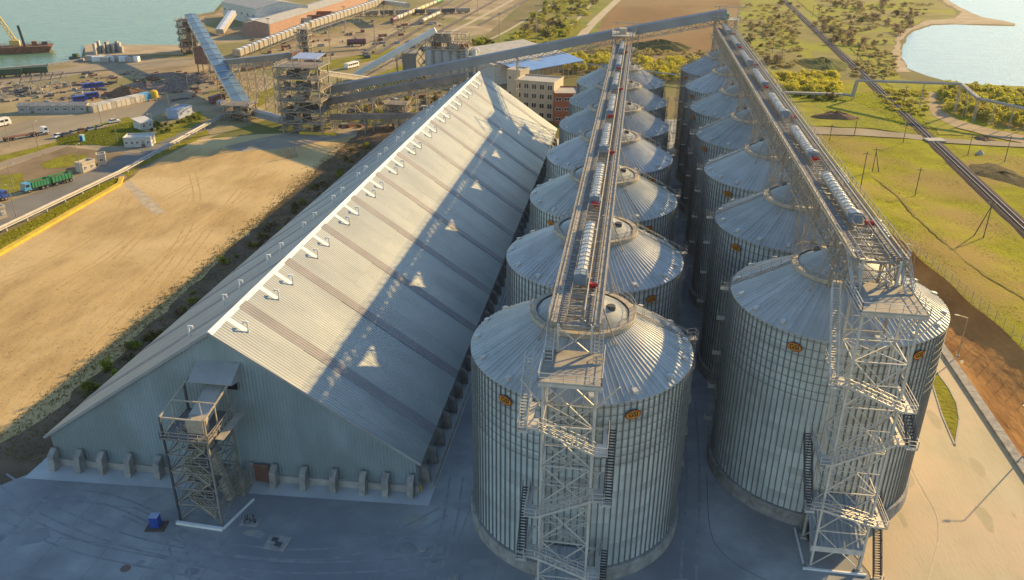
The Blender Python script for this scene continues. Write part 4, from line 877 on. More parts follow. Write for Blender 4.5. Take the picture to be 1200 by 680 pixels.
# ================================================================== PORT: generic builders
def frame_of(A, B):
    A = Vector((A.x, A.y, 0)); B = Vector((B.x, B.y, 0)); d = (B-A).normalized(); n_ = Vector((-d.y, d.x, 0))
    if n_.y < 0: n_ = -n_
    return A, B, d, n_
def building(name, label, cat, A, B, dep, h, wall, roofm, roof='flat', rise=2., win=None, door=None, pil=0, pilm=None, group=None):
    A, B, d, n_ = frame_of(A, B); L_ = (B-A).length; t = thing(name, label, cat, tuple((A+B)/2+n_*dep/2), 0, group); u = Vector((0, 0, 1))
    def W(b, nm, mat, par=t): return b.build(nm, mat, par, world=True)
    W(MB().prism([A, B, B+n_*dep, A+n_*dep], u*h), 'wall', wall)
    e = .35
    a0, b0, c0, d0 = A-d*e-n_*e, B+d*e-n_*e, B+d*e+n_*(dep+e), A-d*e+n_*(dep+e)
    if roof == 'flat':
        W(MB().prism([p+u*h for p in (A, B, B+n_*dep, A+n_*dep)], u*.12), 'roof', roofm)
        b = MB()
        for p, q in ((A, B), (B, B+n_*dep), (B+n_*dep, A+n_*dep), (A+n_*dep, A)): b.beam(p+u*(h+.3), q+u*(h+.3), .3, .6)
        W(b, 'parapet', wall)
    elif roof == 'gable':
        m0, m1 = (a0+d0)/2+u*(h+rise), (b0+c0)/2+u*(h+rise)
        W(MB().prism([a0+u*h, b0+u*h, m1, m0], u*.15), 'roof', roofm); W(MB().prism([d0+u*h, m0, m1, c0+u*h], u*.15), 'roof', roofm)
        W(MB().prism([A+u*h, A+n_*dep+u*h, A+n_*dep/2+u*(h+rise)], d*.1), 'gable', wall); W(MB().prism([B+u*h-d*.1, B+n_*dep+u*h-d*.1, B+n_*dep/2+u*(h+rise)-d*.1], d*.1), 'gable', wall)
    else:
        W(MB().prism([a0+u*h, b0+u*h, c0+u*(h+rise), d0+u*(h+rise)], u*.15), 'roof', roofm)
    if win:
        r, c, ww, wh = win
        for i in range(r):
            for j in range(c):
                p = A+d*(L_*(j+.5)/c)-n_*.03+u*(h*(i+.55)/r)
                wo = W(MB().prism([p-d*ww/2-u*wh/2, p+d*ww/2-u*wh/2, p+d*ww/2+u*wh/2, p-d*ww/2+u*wh/2], -n_*.05), 'window', GLASS)
                b = MB()
                for s in (-1, 0, 1): b.beam(p+d*ww/2*s-u*wh/2-n_*.06, p+d*ww/2*s+u*wh/2-n_*.06, .10)
                for s in (-1, 1): b.beam(p-d*ww/2+u*wh/2*s-n_*.06, p+d*ww/2+u*wh/2*s-n_*.06, .10)
                W(b, 'frame', WHITE, wo)
    if door:
        p = A+d*(L_*door)-n_*.04; W(MB().prism([p-d*.6, p+d*.6, p+d*.6+u*2.2, p-d*.6+u*2.2], -n_*.06), 'door', BROWNT)
    for k in range(pil):
        p = A+d*(L_*(k+.5)/pil)-n_*.2; W(MB().box((p.x, p.y, h/2), (L_/pil*.42, .5, h), math.atan2(d.y, d.x)), 'pilaster', pilm or WHITE)
    return t
def conveyor(label, pts, wd, ht, body, roofm, legs=14., rib=None, ribm=None, name='conveyor_bridge', truss=False, group=None, legmat=STEEL):
    P = [Vector(p) for p in pts]; c = P[0].lerp(P[-1], .5); t = thing(name, label, 'conveyor', (c.x, c.y, 0), 0, group); u = Vector((0, 0, 1))
    for p, q in zip(P, P[1:]):
        d = (q-p).normalized(); hh = Vector((d.x, d.y, 0)).normalized(); n_ = Vector((-hh.y, hh.x, 0)); up = n_.cross(d)*-1; up = up if up.z > 0 else -up
        def W(b, nm, mat, par=t): return b.build(nm, mat, par, world=True)
        W(MB().prism([p-n_*wd/2, p+n_*wd/2, p+n_*wd/2+up*ht, p-n_*wd/2+up*ht], q-p), 'housing', body)
        k = wd/2+.15; W(MB().prism([p-n_*k+up*ht, p+n_*k+up*ht, p+up*(ht+.45)], q-p), 'roof', roofm)
        L_ = (q-p).length
        if rib:
            for i in range(int(L_/rib)+1):
                e = p+d*min(L_-.1, i*rib); b = MB(); kk = wd/2+.25
                b.beam(e-n_*kk, e-n_*kk+up*(ht+.1), .22); b.beam(e+n_*kk, e+n_*kk+up*(ht+.1), .22); b.beam(e-n_*kk+up*(ht+.15), e+up*(ht+.6), .3); b.beam(e+up*(ht+.6), e+n_*kk+up*(ht+.15), .3); W(b, 'rib', ribm or WHITE)
        if truss:
            b = MB(); m_ = int(L_/2.6)
            for s in (-1, 1):
                x = n_*s*(wd/2+.1); b.beam(p+x-up*1.6, q+x-up*1.6, .22)
                for i in range(m_): e = p+d*(L_*i/m_); f_ = p+d*(L_*(i+1)/m_); b.beam(e+x-up*(1.6 if i % 2 else 0), f_+x-up*(0 if i % 2 else 1.6), .16); b.beam(e+x, e+x-up*1.6, .12)
            W(b, 'truss', legmat)
        if legs:
            m_ = max(1, int(L_/legs))
            for i in range(m_+1):
                e = p+d*(L_*(i+.15)/(m_+.3))
                if e.z < 2.2: continue
                b = MB(); f0, f1 = n_*(wd/2), n_*(wd/2+e.z*.06)
                g0, g1 = Vector((e.x, e.y, .05)), e
                b.beam(g0-f1, g1-f0, .3); b.beam(g0+f1, g1+f0, .3); z = 0.; st = 4.
                while z < e.z-1:
                    t0, t1 = z/e.z, min(1, (z+st)/e.z); b.beam((g0-f1).lerp(g1-f0, t0), (g0+f1).lerp(g1+f0, t1), .14); b.beam((g0+f1).lerp(g1+f0, t0), (g0-f1).lerp(g1-f0, t1), .14); b.beam((g0-f1).lerp(g1-f0, t1), (g0+f1).lerp(g1+f0, t1), .14); z += st
                W(b, 'trestle', legmat)
    return t
def frame_tower(label, c, sx, sy, h, nf, roofm=None, fill=.0, legm=STEEL, floorm=CONVB, name='transfer_tower', rz=0, seed=0):
    t = thing(name, label, 'tower', (c[0], c[1], .02), rz); rnd = random.Random(seed); x, y = sx/2, sy/2; dz = h/nf
    for i in (-1, 1):
        for j in (-1, 1): MB().beam((i*x, j*y, 0), (i*x, j*y, h), .4).build('leg', legm, t)
    for k in range(nf):
        z0, z1 = k*dz, (k+1)*dz
        MB().box((0, 0, z1), (sx+1.6, sy+1.6, .25)).build('floor', floorm, t)
        b = MB()
        for j in (-1, 1): b.beam((-x, j*y, z0), (x, j*y, z1), .2); b.beam((x, j*y, z0), (-x, j*y, z1), .2)
        for i in (-1, 1): b.beam((i*x, -y, z0), (i*x, y, z1), .2); b.beam((i*x, y, z0), (i*x, -y, z1), .2)
        b.build('bracing', legm, t)
        b = MB()
        for (a, c_) in (((-x-.8, -y-.8), (x+.8, -y-.8)), ((-x-.8, -y-.8), (-x-.8, y+.8)), ((x+.8, -y-.8), (x+.8, y+.8))): rail_run(b, (*a, z1+.12), (*c_, z1+.12), 6, 1.1, .09)
        b.build('railing', CREAM, t)
        for q in range(6):
            s = rnd.uniform(1.0, 2.8); MB().box((rnd.uniform(-x+1.5, x-1.5), rnd.uniform(-y+1.5, y-1.5), z0+.2+s*.5), (s, rnd.uniform(1, 2.5), s)).build('machine', rnd.choice([STEEL, CONVB, STEEL_D, STEEL_D, RUST, CONVB]), t)
        if rnd.random() < .8: MB().cyl((rnd.uniform(-x, x)*.7, -y*.7, z0+.1), (rnd.uniform(-x, x)*.7, -y*.4, z1), .45, 10).build('chute', CREAM, t)
        b = MB(); flight(b, (-x-1.4, -y*.8, z0+.1), (-x-1.4, y*.8, z1+.1), (1, 0, 0), 1.0); b.build('stair_flight', CREAM, t)
    if roofm:
        b = MB(); b.prism([(-x*.2, -y-.6, h+3.2), (x+.6, -y-.6, h+3.2), (x+.6, y*.5, h+3.9), (-x*.2, y*.5, h+3.9)], (0, 0, .2)); b.build('roof', roofm, t)
        for i in (-.15, .95):
            for j in (-1, .4): MB().beam((i*x, j*y, h), (i*x, j*y, h+3.5), .25).build('roof_post', legm, t)
    return t

# ---- the big inclined conveyor that feeds both silo galleries and its towers
A0, A1, A2 = aty(385, 110, 300), aty(735, 42, 300), aty(852, 21, 300)
conveyor('long grey inclined conveyor climbing over the shed end to the silo galleries', [A0, A1, A2], 3.3, 2.7, CONVG, CONVG, legs=30, name='inclined_conveyor', truss=True)
def end_tower(label, cx, yy0, yy1, zt, hw):
    t = thing('head_tower', label, 'tower', (cx, yy0, .06))
    for x in (cx-hw, cx+hw):
        for y in (yy0, yy1): MB().beam((x, y, .06), (x, y, zt), .35).build('leg', STEEL, t, world=True)
    nb = 7
    for k in range(nb):
        z0, z1 = zt*k/nb, zt*(k+1)/nb; b = MB()
        for y in (yy0, yy1): b.beam((cx-hw, y, z0), (cx+hw, y, z1), .18); b.beam((cx+hw, y, z0), (cx-hw, y, z1), .18); b.beam((cx-hw, y, z1), (cx+hw, y, z1), .2)
        for x in (cx-hw, cx+hw): b.beam((x, yy0, z0), (x, yy1, z1), .18); b.beam((x, yy0, z1), (x, yy1, z1), .2)
        b.build('bracing', STEEL, t, world=True)
    for k in (5, 6, 7):
        z = zt*k/nb; o = MB().box((cx, (yy0+yy1)/2, z), (2*hw+2, yy1-yy0+2, .2)).build('floor', CREAM, t, world=True)
        b = MB(); rail_run(b, (cx-hw-1, yy0-1, z), (cx+hw+1, yy0-1, z), 5, 1.2, .09); rail_run(b, (cx-hw-1, yy0-1, z), (cx-hw-1, yy1+1, z), 4, 1.2, .09); rail_run(b, (cx+hw+1, yy0-1, z), (cx+hw+1, yy1+1, z), 4, 1.2, .09); b.build('railing', CREAM, t, world=True)
    MB().box((cx-.4, (yy0+yy1)/2, zt+1.0), (2.4, 3.0, 1.8)).build('drive_casing', GREEN if hw > 3 else CREAM, t, world=True)
    MB().cyl((cx, yy0+1, zt), (cx, yy0-.5, zt-7), .5, 10).build('chute', CREAM, t, world=True)
    b = MB(); b.beam((cx-hw-1, yy0, zt+4.3), (cx+hw+2.5, yy0, zt+4.3), .25); b.beam((cx-hw+.5, yy0, zt), (cx-hw+.5, yy0, zt+4.6), .2); b.beam((cx+hw, yy0, zt), (cx+hw, yy0, zt+4.6), .2); b.build('hoist_beam', CREAM, t, world=True)
end_tower('steel head tower ending the gallery beside the shed', XL-.15, 285.5, 297, 37.5, 2.9)
end_tower('steel head tower with green casing ending the gallery nearest the railway', XR+.6, 298, 304, 42.0, 3.4)

# ---- transfer tower and the tangle west of the shed
tcx = g(356, 162); frame_tower('many-floored steel transfer tower beyond the far left corner of the shed', (-119.5, 288), 15, 11, 24, 6, LBROOF, seed=4)
b = MB(); p = g(373, 158); b.box((p.x, p.y, .5), (14, 1.2, .9)); tag(b.build('yellow_barrier', YELP), 'yellow barrier block at the foot of the transfer tower', 'barrier')
conveyor('dull brown conveyor running below the long grey one', [aty(380, 124, 293), aty(548, 93, 293)], 2.6, 2.0, CONVB, CONVB, legs=17, truss=True)
conveyor('low rusty conveyor from the transfer tower towards the shed corner', [aty(388, 140, 289), aty(505, 138, 289)], 2.2, 1.6, CONVB, CONVB, legs=12, truss=True)
conveyor('short pale conveyor from the transfer tower to the bright one', [aty(372, 88, 292), aty(440, 97, 330)], 2.0, 1.6, CREAM, CREAM, legs=12)
conveyor('grey covered conveyor entering the transfer tower from the road', [g(258, 124, 1.5), aty(338, 146, 289)], 3, 2.2, CONVG, CONVG, legs=14)
D0 = g(418, 93); D0.z = 1; D1 = aty(512, 38, 398)
conveyor('bright silver inclined conveyor rising to the port silo block', [D0, D1], 3.2, 2.2, CONVL, CONVL, legs=16, truss=True)
frame_tower('low steel frame tower under the crossing conveyors', (-88, 300), 7, 6, 9, 3, None, seed=9)
frame_tower('small open steel tower at the foot of the blue conveyor', tuple(g(283, 140))[:2], 10, 7, 6, 2, None, seed=12, floorm=CONVB)
# ---- port silo block
pc = thing('port_silo_block', 'block of pale concrete port silos with a machinery deck', 'silo block', (-96, 404, 0))
q0, q1 = g(472, 92), g(487, 90); hC = zat(g(500, 92), 60)
MB().box((-109.5, 402, hC*.46), (6.5, 12, hC*.92)).build('stair_block', M('grey_panel', (.24, .23, .22), rough=.8), pc, world=True)
for i in range(4):
    b = MB(); b.beam((-105.4, 397, i*4.2), (-101.9, 397, (i+1)*4.2), .3); b.beam((-101.9, 397, i*4.2), (-105.4, 397, (i+1)*4.2), .3); b.build('bracing', STEEL_D, pc, world=True)
for i in range(6): MB().lathe([(0.05, hC+1.4), (2.0, hC+.9), (2.45, hC), (2.45, 0)], 20, (-99.2+i*4.1, 397.5+i*.5, 0)).build('silo_cell', SILOC, pc, world=True, smooth=False)
for i in range(6): MB().lathe([(0.05, hC+1.4), (2.0, hC+.9), (2.45, hC), (2.45, 0)], 20, (-99.0+i*4.1, 402.5+i*.5, 0)).build('silo_cell', SILOC, pc, world=True)
MB().box((-91, 401, hC+1.2), (22, 11, .5)).build('deck', CREAM, pc, world=True)
rnd = random.Random(3)
for i in range(14): s = rnd.uniform(1, 2.8); MB().box((-100+rnd.uniform(0, 20), 401+rnd.uniform(-4, 4), hC+1.4+s/2), (s, rnd.uniform(1, 3), s)).build('machine', rnd.choice([STEEL, CREAM, CONVB, RUST]), pc, world=True)
b = MB()
for z in (1.5, 2.6): b.beam((-102, 395.4, hC+z), (-80, 395.4, hC+z), .12); b.beam((-80, 395.4, hC+z), (-80, 406, hC+z), .12)
for i in range(9): b.beam((-102+i*2.75, 395.4, hC+1.4), (-102+i*2.75, 395.4, hC+2.6), .12)
b.build('railing', CREAM, pc, world=True)
b = MB()
for i in range(6):
    for y_ in (396.5, 405): b.beam((-101+i*4.0, y_, hC+1.4), (-101+i*4.0, y_, hC+8.5), .25)
    b.beam((-101+i*4.0, 396.5, hC+8.5), (-101+i*4.0, 405, hC+8.5), .25)
    if i < 5: b.beam((-101+i*4.0, 396.5, hC+1.4), (-97+i*4.0, 396.5, hC+8.5), .18); b.beam((-97+i*4.0, 396.5, hC+1.4), (-101+i*4.0, 396.5, hC+8.5), .18)
for z in (5, 8.5):
    for y_ in (396.5, 405): b.beam((-101, y_, hC+z), (-81, y_, hC+z), .25)
b.build('head_frame', STEEL, pc, world=True)
MB().box((-93, 401, hC+6.2), (9, 6, 4.2)).build('head_house', CONVB, pc, world=True)
for x in (-80.5, -76.8): MB().cyl((x, 396, 0), (x, 396, hC+2), .8, 10).build('downpipe', LIDM, pc, world=True)
# ---- blue covered conveyor to the dock
F0 = g(286, 133); F0.z = 2.0; F1 = g(230, 60); F1.z = zat(F1, 22)
BLUROOF = M('conveyor_blue_roof', (.14, .22, .30), (.10, .17, .24), rough=.45, scale=.1, detail=5)
conveyor('steep blue-roofed conveyor climbing from the road to the dock tower', [F0, F0.lerp(F1, .45), F1], 6.2, 2.4, CONVL, BLUROOF, legs=24, rib=12, ribm=LIDM)
frame_tower('rust brown lattice loading tower on the dock edge', tuple(g(228, 62))[:2], 10, 10, F1.z, 5, None, legm=RUST, floorm=RUST, seed=21)
p = g(239, 86); hh = zat(p, 57); bt = thing('brown_bin', 'rusty brown square bin on legs under the blue conveyor', 'bin', (p.x, p.y+3, 0))
MB().box((0, 0, hh*.68), (7.5, 6.5, hh*.62)).build('bin_body', BROWNT, bt)
for i in (-3, 3):
    for j in (-2.5, 2.5): MB().beam((i, j, 0), (i, j, hh*.4), .4).build('leg', RUST, bt)
MB().box((0, 0, hh+.1), (7.9, 6.9, .25)).build('roof', RUST, bt)
# ---- white trestle conveyors
conveyor('long cream conveyor on trestles crossing the port, nearer half', [aty(278, 66, 440), aty(361, 33, 520)], 4.2, 3.4, CREAM, CONVL, legs=18, rib=5, ribm=CREAM, truss=True)
conveyor('long cream conveyor on trestles crossing the port, farther half', [aty(362, 33, 521), aty(448, 4, 640)], 4.2, 3.6, CREAM, CONVL, legs=22, rib=6, ribm=CREAM, truss=True)
conveyor('short level conveyor at the far end of the cream trestle', [aty(450, 5, 642), aty(478, 9, 600)], 3.6, 3, CREAM, CONVL, legs=18)
conveyor('dark blue-grey conveyor running to the pale blue tower roof', [aty(258, 77, 380), aty(338, 70, 300)], 3.2, 2.2, CONVB, BLUEGREY, legs=12, truss=True)
conveyor('rusty conveyor frame below the cream trestle', [aty(285, 82, 400), aty(352, 62, 440)], 3, 1.6, RUST, CONVB, legs=11, truss=True, legmat=RUST)
frame_tower('slender cream junction tower on the long trestle', tuple(g(359, 62))[:2], 5, 5, zat(g(359, 62), 34), 4, None, seed=31, floorm=CREAM)
# ---- far warehouses
building('warehouse', 'large grey-roofed warehouse at the top edge of the port', 'warehouse', g(262, 20), g(302, 30), 40, 11, LIDM, ROOFG, 'gable', 4, win=(1, 6, 3, 2))
building('warehouse', 'long red warehouse with white pilasters behind the dock', 'warehouse', g(286, 43), g(408, 3), 18, 8, M('rose_wall', (.36, .22, .17), rough=.9), ROOFG, 'gable', 2, pil=26, pilm=LIDM)
conveyor('pale sloping leg against the grey-roofed warehouse', [g(258, 40, 1), aty(273, 18, 555)], 5, 3, CREAM, CONVL, legs=0)
building('office_building', 'low building with a broad white flat roof in the port', 'building', g(298, 34), g(366, 30), 26, 5, BEIGE, WHITE, 'flat', win=(1, 9, 2, 1.5))
def container(px, py, L_, mat, label, rz=0, h=2.6, name='shipping_container', group=None, world=None):
    p = g(px, py) if world is None else world; t = thing(name, label, 'container', (p.x, p.y, .03), rz, group)
    MB().box((0, 0, h/2), (L_, 2.44, h)).build('body', mat, t)
    b = MB(); n = int(L_/.6)
    for i in range(n): b.box((-L_/2+L_*(i+.5)/n, -1.25, h/2), (.25, .06, h-.3)); b.box((-L_/2+L_*(i+.5)/n, 1.25, h/2), (.25, .06, h-.3))
    b.build('corrugation', mat, t)
    b = MB()
    for x in (-L_/2, L_/2):
        for y in (-1.22, 1.22): b.beam((x, y, 0), (x, y, h+.03), .16)
    b.build('corner_post', mat, t)
    return t
container(365, 28, 14, RUST, 'rust red freight box beside the white roofed building', .3, 6)
container(378, 24, 14, BRICKR, 'brighter red freight box right of the rusty one', .3, 6.5)
building('warehouse', 'tall pale warehouse with grey roof behind the blue open shed', 'warehouse', g(579, 100), g(634, 92), 40, 9, LIDM, ROOFG, 'gable', 3)
# ---- buildings behind the shed end
building('office_building', 'three storey beige office building behind the far end of the shed', 'building', g(603, 138), g(648, 142), 13, 14.5, BEIGE, ROOFG, 'flat', win=(4, 5, 1.9, 1.9), door=.2)
building('brick_building', 'lower red brick building attached to the beige office', 'building', g(649, 146), g(678, 146), 14, 11.5, BRICKR, ROOFG, 'flat', win=(3, 3, 2.2, 1.2))
building('annex_building', 'small beige stair block left of the office building', 'building', g(594, 118), g(609, 120), 8, 13, BEIGE, ROOFG, 'flat', win=(2, 2, 1.2, 1.4))
bs = thing('open_shed', 'open-sided shed with a bright blue lean-to roof', 'shed', tuple(g(640, 98)))
k0, k1 = g(610, 103), g(684, 88); _, _, dd, nn = frame_of(k0, k1); u = Vector((0, 0, 1))
hA = zat(k0, 85); hB = hA+2.5; hC2 = hB+.4
W_ = lambda b, nm, mat: b.build(nm, mat, bs, world=True)
W_(MB().prism([k0+u*hA, k1+u*hA, k1+nn*13+u*hB, k0+nn*13+u*hB], u*.2), 'lean_to_roof', ROOFBL)
W_(MB().prism([k0+nn*13.1+u*hB, k1+nn*13.1+u*hB, k1+nn*42+u*(hB+3.5), k0+nn*42-dd*12+u*(hB+3.5)], u*.2), 'main_roof', ROOFG)
W_(MB().prism([k0+nn*13.1, k0+nn*13.4, k1+nn*13.4, k1+nn*13.1], u*(hB-.1)), 'back_wall', M('dim_wall', (.20, .18, .15), rough=.9))
for i in range(13): e = k0.lerp(k1, (i+.1)/12.2); W_(MB().beam(e+nn*.4, e+nn*.4+u*(hA-.1), .35), 'post', STEEL)
for i in range(4): e = k0.lerp(k1, .3+i*.2); W_(MB().cyl(e+nn*17+u*(hB), e+nn*17+u*(hB+2.4), .45, 8), 'roof_vent', LIDM)

# ================================================================== VEHICLES
WHEEL = {}
def wheel_mesh(r, w_):
    k = (r, w_)
    if k not in WHEEL: WHEEL[k] = (MB().cyl((0, -w_/2, 0), (0, w_/2, 0), r, 14).mesh('wheel', TYRE), MB().cyl((0, -w_/2-.02, 0), (0, w_/2+.02, 0), r*.55, 10).mesh('rim', STEEL))
    return WHEEL[k]
def wheels(t, xs, y, r, w_=.4):
    a, c = wheel_mesh(r, w_)
    for x in xs:
        for s in (-1, 1): o = link('wheel', a, t, (x, s*y, r)); link('rim', c, o)
def heading(a, c): p, q = g(*a), g(*c); return math.atan2(q.y-p.y, q.x-p.x)
def truck(a, c, cabm, bodym, label, body=True, trailer=False, L_=8.0, tarp=None):
    """a = pixel of rear, c = pixel of front on the ground"""
    rz = heading(a, c); p = g(*c); t = thing('cargo_truck', label, 'truck', (p.x, p.y, .04), rz)
    cab = MB().prism([(-2.0, -1.2, .75), (-.05, -1.2, .75), (0, -1.2, 1.7), (-.35, -1.2, 2.8), (-2.0, -1.2, 2.9)], (0, 2.4, 0)).build('cab', cabm, t)
    MB().prism([(-.02, -1.08, 1.75), (-.30, -1.08, 2.65), (-.24, -1.08, 2.67), (.04, -1.08, 1.77)], (0, 2.16, 0)).build('windscreen', GLASS, cab)
    for s in (-1, 1): MB().box((-.95, s*1.215, 2.15), (1.0, .03, .75)).build('side_window', GLASS, cab); MB().box((.02, s*.85, 1.0), (.08, .4, .25)).build('headlight', WHITE, cab)
    MB().box((-.0, 0, .7), (.2, 2.4, .35)).build('bumper', STEEL_D, cab)
    MB().box((-L_/2-.4, 0, .85), (L_-1, 1.0, .3)).build('chassis', STEEL_D, t)
    def hopper(x0, x1):
        bd = MB().box(((x0+x1)/2, 0, 1.12), (x1-x0, 2.45, .14)).build('bed', STEEL_D, t)
        for s in (-1, 1):
            MB().box(((x0+x1)/2, s*1.2, 2.05), (x1-x0, .08, 1.7)).build('side_board', bodym, bd); b = MB(); n = 6
            for i in range(n+1): b.box((x0+(x1-x0)*i/n, s*1.27, 2.05), (.14, .09, 1.75))
            b.build('side_post', bodym, bd)
        for x in (x0, x1): MB().box((x, 0, 2.05), (.08, 2.4, 1.7)).build('end_board', bodym, bd)
        MB().box(((x0+x1)/2, 0, 2.45), (x1-x0-.15, 2.3, .1)).build('load', tarp or SOILH, bd)
    if body: hopper(-L_, -2.3)
    wheels(t, (-1.1,) if not body else (-1.1, -L_+1.0, -L_+2.3), 1.05, .52)
    if not body: wheels(t, (-4.2, -5.4), 1.05, .52)
    if trailer:
        hopper(-2*L_+.6, -L_-.9); MB().box((-1.5*L_-.2, 0, .85), (L_-1.6, .9, .3)).build('chassis', STEEL_D, t); wheels(t, (-L_-1.9, -2*L_+2.4, -2*L_+1.2), 1.05, .52)
    return t
truck((83, 212), (28, 227), LBLUE, GREEN, 'light blue lorry pulling two bright green grain bodies', True, True, 7.6)
truck((-30, 246), (8, 233), BLUE, BLUE, 'dark blue lorry cut off by the left picture edge', True, False, 8)
t = truck((5, 166), (57, 157), WHITE, WHITE, 'white tractor unit with an empty flatbed trailer on the harbour road', False)
MB().box((-9.5, 0, 1.15), (11, 2.3, .25)).build('trailer_bed', RUST, t); wheels(t, (-12, -13.2, -14.4), 1.05, .5)
MB().box((-3.2, 0, .8), (5, .9, .3)).build('fifth_wheel_frame', STEEL_D, t)
def van(a, c, mat, label, L_=9., h=3.0, name='bus', cat='bus'):
    rz = heading(a, c); p = g(*c); t = thing(name, label, cat, (p.x, p.y, .04), rz)
    b = MB().prism([(-L_, -1.2, .5), (-.05, -1.2, .5), (0, -1.2, 1.5), (-.45, -1.2, h), (-L_, -1.2, h)], (0, 2.4, 0)).build('body', mat, t)
    MB().prism([(0, -1.1, 1.5), (-.38, -1.1, h-.25), (-.33, -1.1, h-.22), (.05, -1.1, 1.55)], (0, 2.2, 0)).build('windscreen', GLASS, t)
    n = max(2, int(L_/1.7))
    for s in (-1, 1):
        for i in range(n): MB().box((-.9-(L_-1.2)*(i+.5)/n, s*1.21, h*.68), ((L_-1.2)/n*.82, .03, h*.28)).build('side_window', GLASS, t)
    wheels(t, (-1.5, -L_+1.6), 1.05, .45, .3); return t
van((-6, 150), (12, 146), WHITE, 'white bus at the left edge of the harbour road', 10)
van((404, 82), (419, 78), WHITE, 'white bus on the road beyond the transfer tower', 10)
def car(px, py, mat, label, rz, group=None):
    p = g(px, py); t = thing('parked_car', label, 'car', (p.x, p.y, .05), rz, group)
    MB().prism([(-2.2, -.88, .35), (2.2, -.88, .35), (2.25, -.88, .75), (1.1, -.88, .92), (-1.9, -.88, .98), (-2.25, -.88, .8)], (0, 1.76, 0)).build('body', mat, t)
    MB().prism([(1.0, -.76, .92), (.35, -.70, 1.45), (-1.2, -.70, 1.47), (-1.85, -.76, .97)], (0, 1.5, 0)).build('cabin', GLASS, t)
    MB().box((-.42, 0, 1.48), (1.5, 1.36, .06)).build('roof', mat, t)
    for s in (-.6, .6): MB().box((2.22, s, .66), (.06, .35, .16)).build('headlight', WHITE, t)
    wheels(t, (-1.35, 1.35), .78, .32, .2); return t
cm = [WHITE, STEEL_D, STEEL, RUST, BLUEGREY, STEEL]
car(134, 144, WHITE, 'white car alone on the harbour road', heading((120, 146), (150, 141)))
for i, (x, y) in enumerate([(70, 161), (79, 160), (88, 157), (97, 155), (108, 153), (118, 151)]):
    car(x, y, cm[i], ['white car at the left end of the parked line', 'second parked car, dark grey', 'third parked car, silver', 'fourth parked car, rusty brown', 'fifth parked car, blue grey', 'silver car at the right end of the parked line'][i], heading((60, 165), (120, 150))+PI/2*.0, 'cars parked in a line on the verge')
for i, (x, y, l) in enumerate([(108, 104, 'blue van left of a pair beside the steel frame'), (118, 103, 'blue van right of a pair beside the steel frame'), (98, 119, 'nearest blue van before the container row'), (112, 115, 'blue van between the pair and the container row')]): van((x-4, y+.5), (x+4, y-.5), BLUE, l, 5.5, 2.6, 'van', 'van')
# wagons
def wagon(p, rz, L_, mat, label, tank=False, group='rail wagons in the port', r=1.45):
    t = thing('rail_wagon', label, 'rail wagon', (p.x, p.y, .1), rz, group)
    MB().box((0, 0, 1.1), (L_, 2.4, .3)).build('chassis', STEEL_D, t)
    if tank: MB().cyl((-L_/2+.4, 0, 2.7), (L_/2-.4, 0, 2.7), r, 16).build('tank', mat, t); MB().cyl((0, 0, 4.1), (0, 0, 4.5), .5, 12).build('dome', mat, t)
    else:
        MB().prism([(-L_/2, -1.5, 1.3), (-L_/2, 1.5, 1.3), (-L_/2, 1.5, 3.9), (-L_/2, -1.5, 3.9)], (L_, 0, 0)).build('body', mat, t)
        b = MB(); n = 10
        for i in range(n+1): b.box((-L_/2+L_*i/n, -1.54, 2.6), (.16, .1, 2.6)); b.box((-L_/2+L_*i/n, 1.54, 2.6), (.16, .1, 2.6))
        b.build('body_rib', mat, t)
    wheels(t, (-L_/2+1.6, -L_/2+3.2, L_/2-3.2, L_/2-1.6), .76, .46, .14); return t
wz = heading((0, 91), (55, 88))
for i, (x, y) in enumerate([(-20, 93), (12, 90.5), (42, 88)]): wagon(g(x, y), wz, 11.5, DGREEN, ['dark green box wagon cut by the left edge', 'left dark green box wagon in view on the quay track', 'right dark green box wagon on the quay track'][i])
wa, wb = g(462, 27), g(540, -6); wz = math.atan2(wb.y-wa.y, wb.x-wa.x); cols = [PURPLE, LIDM, CREAM, CREAM, BEIGE, CREAM, CRANEY, BEIGE, CREAM, CREAM, GREEN, GREEN]; wd_ = (wb-wa).normalized()
ods = ['maroon first', 'white second', 'cream third', 'cream fourth', 'beige fifth', 'cream sixth', 'yellowish seventh', 'beige eighth', 'cream ninth', 'cream tenth', 'green eleventh', 'green twelfth']
for i in range(12): wagon(wa+wd_*(i*13.2), wz, 12, cols[i], ods[i]+' wagon of the tank train heading away', True)
wagon(g(418, 54), .5, 12, PURPLE, 'lone maroon and pink wagon standing in the port tracks', True)
for i in range(4): wagon(g(497, 28)+wd_*i*13, wz, 12, [CREAM, STEEL, CREAM, STEEL][i], ['near cream', 'near grey', 'far cream', 'far grey'][i]+' wagon on the inner track behind the silo block', True)
for i in range(9):
    p = g(398, 20)+Vector((i*11, i*5.5, 0)); wagon(p, .46, 10.5, [STEEL, STEEL_D][i % 2], 'grey wagon in the long grey train near the top edge', False, 'grey train at the top edge')
van((242, 124), (262, 118), PURPLE, 'maroon lorry parked below the blue conveyor', 8, 3, 'parked_lorry', 'truck')

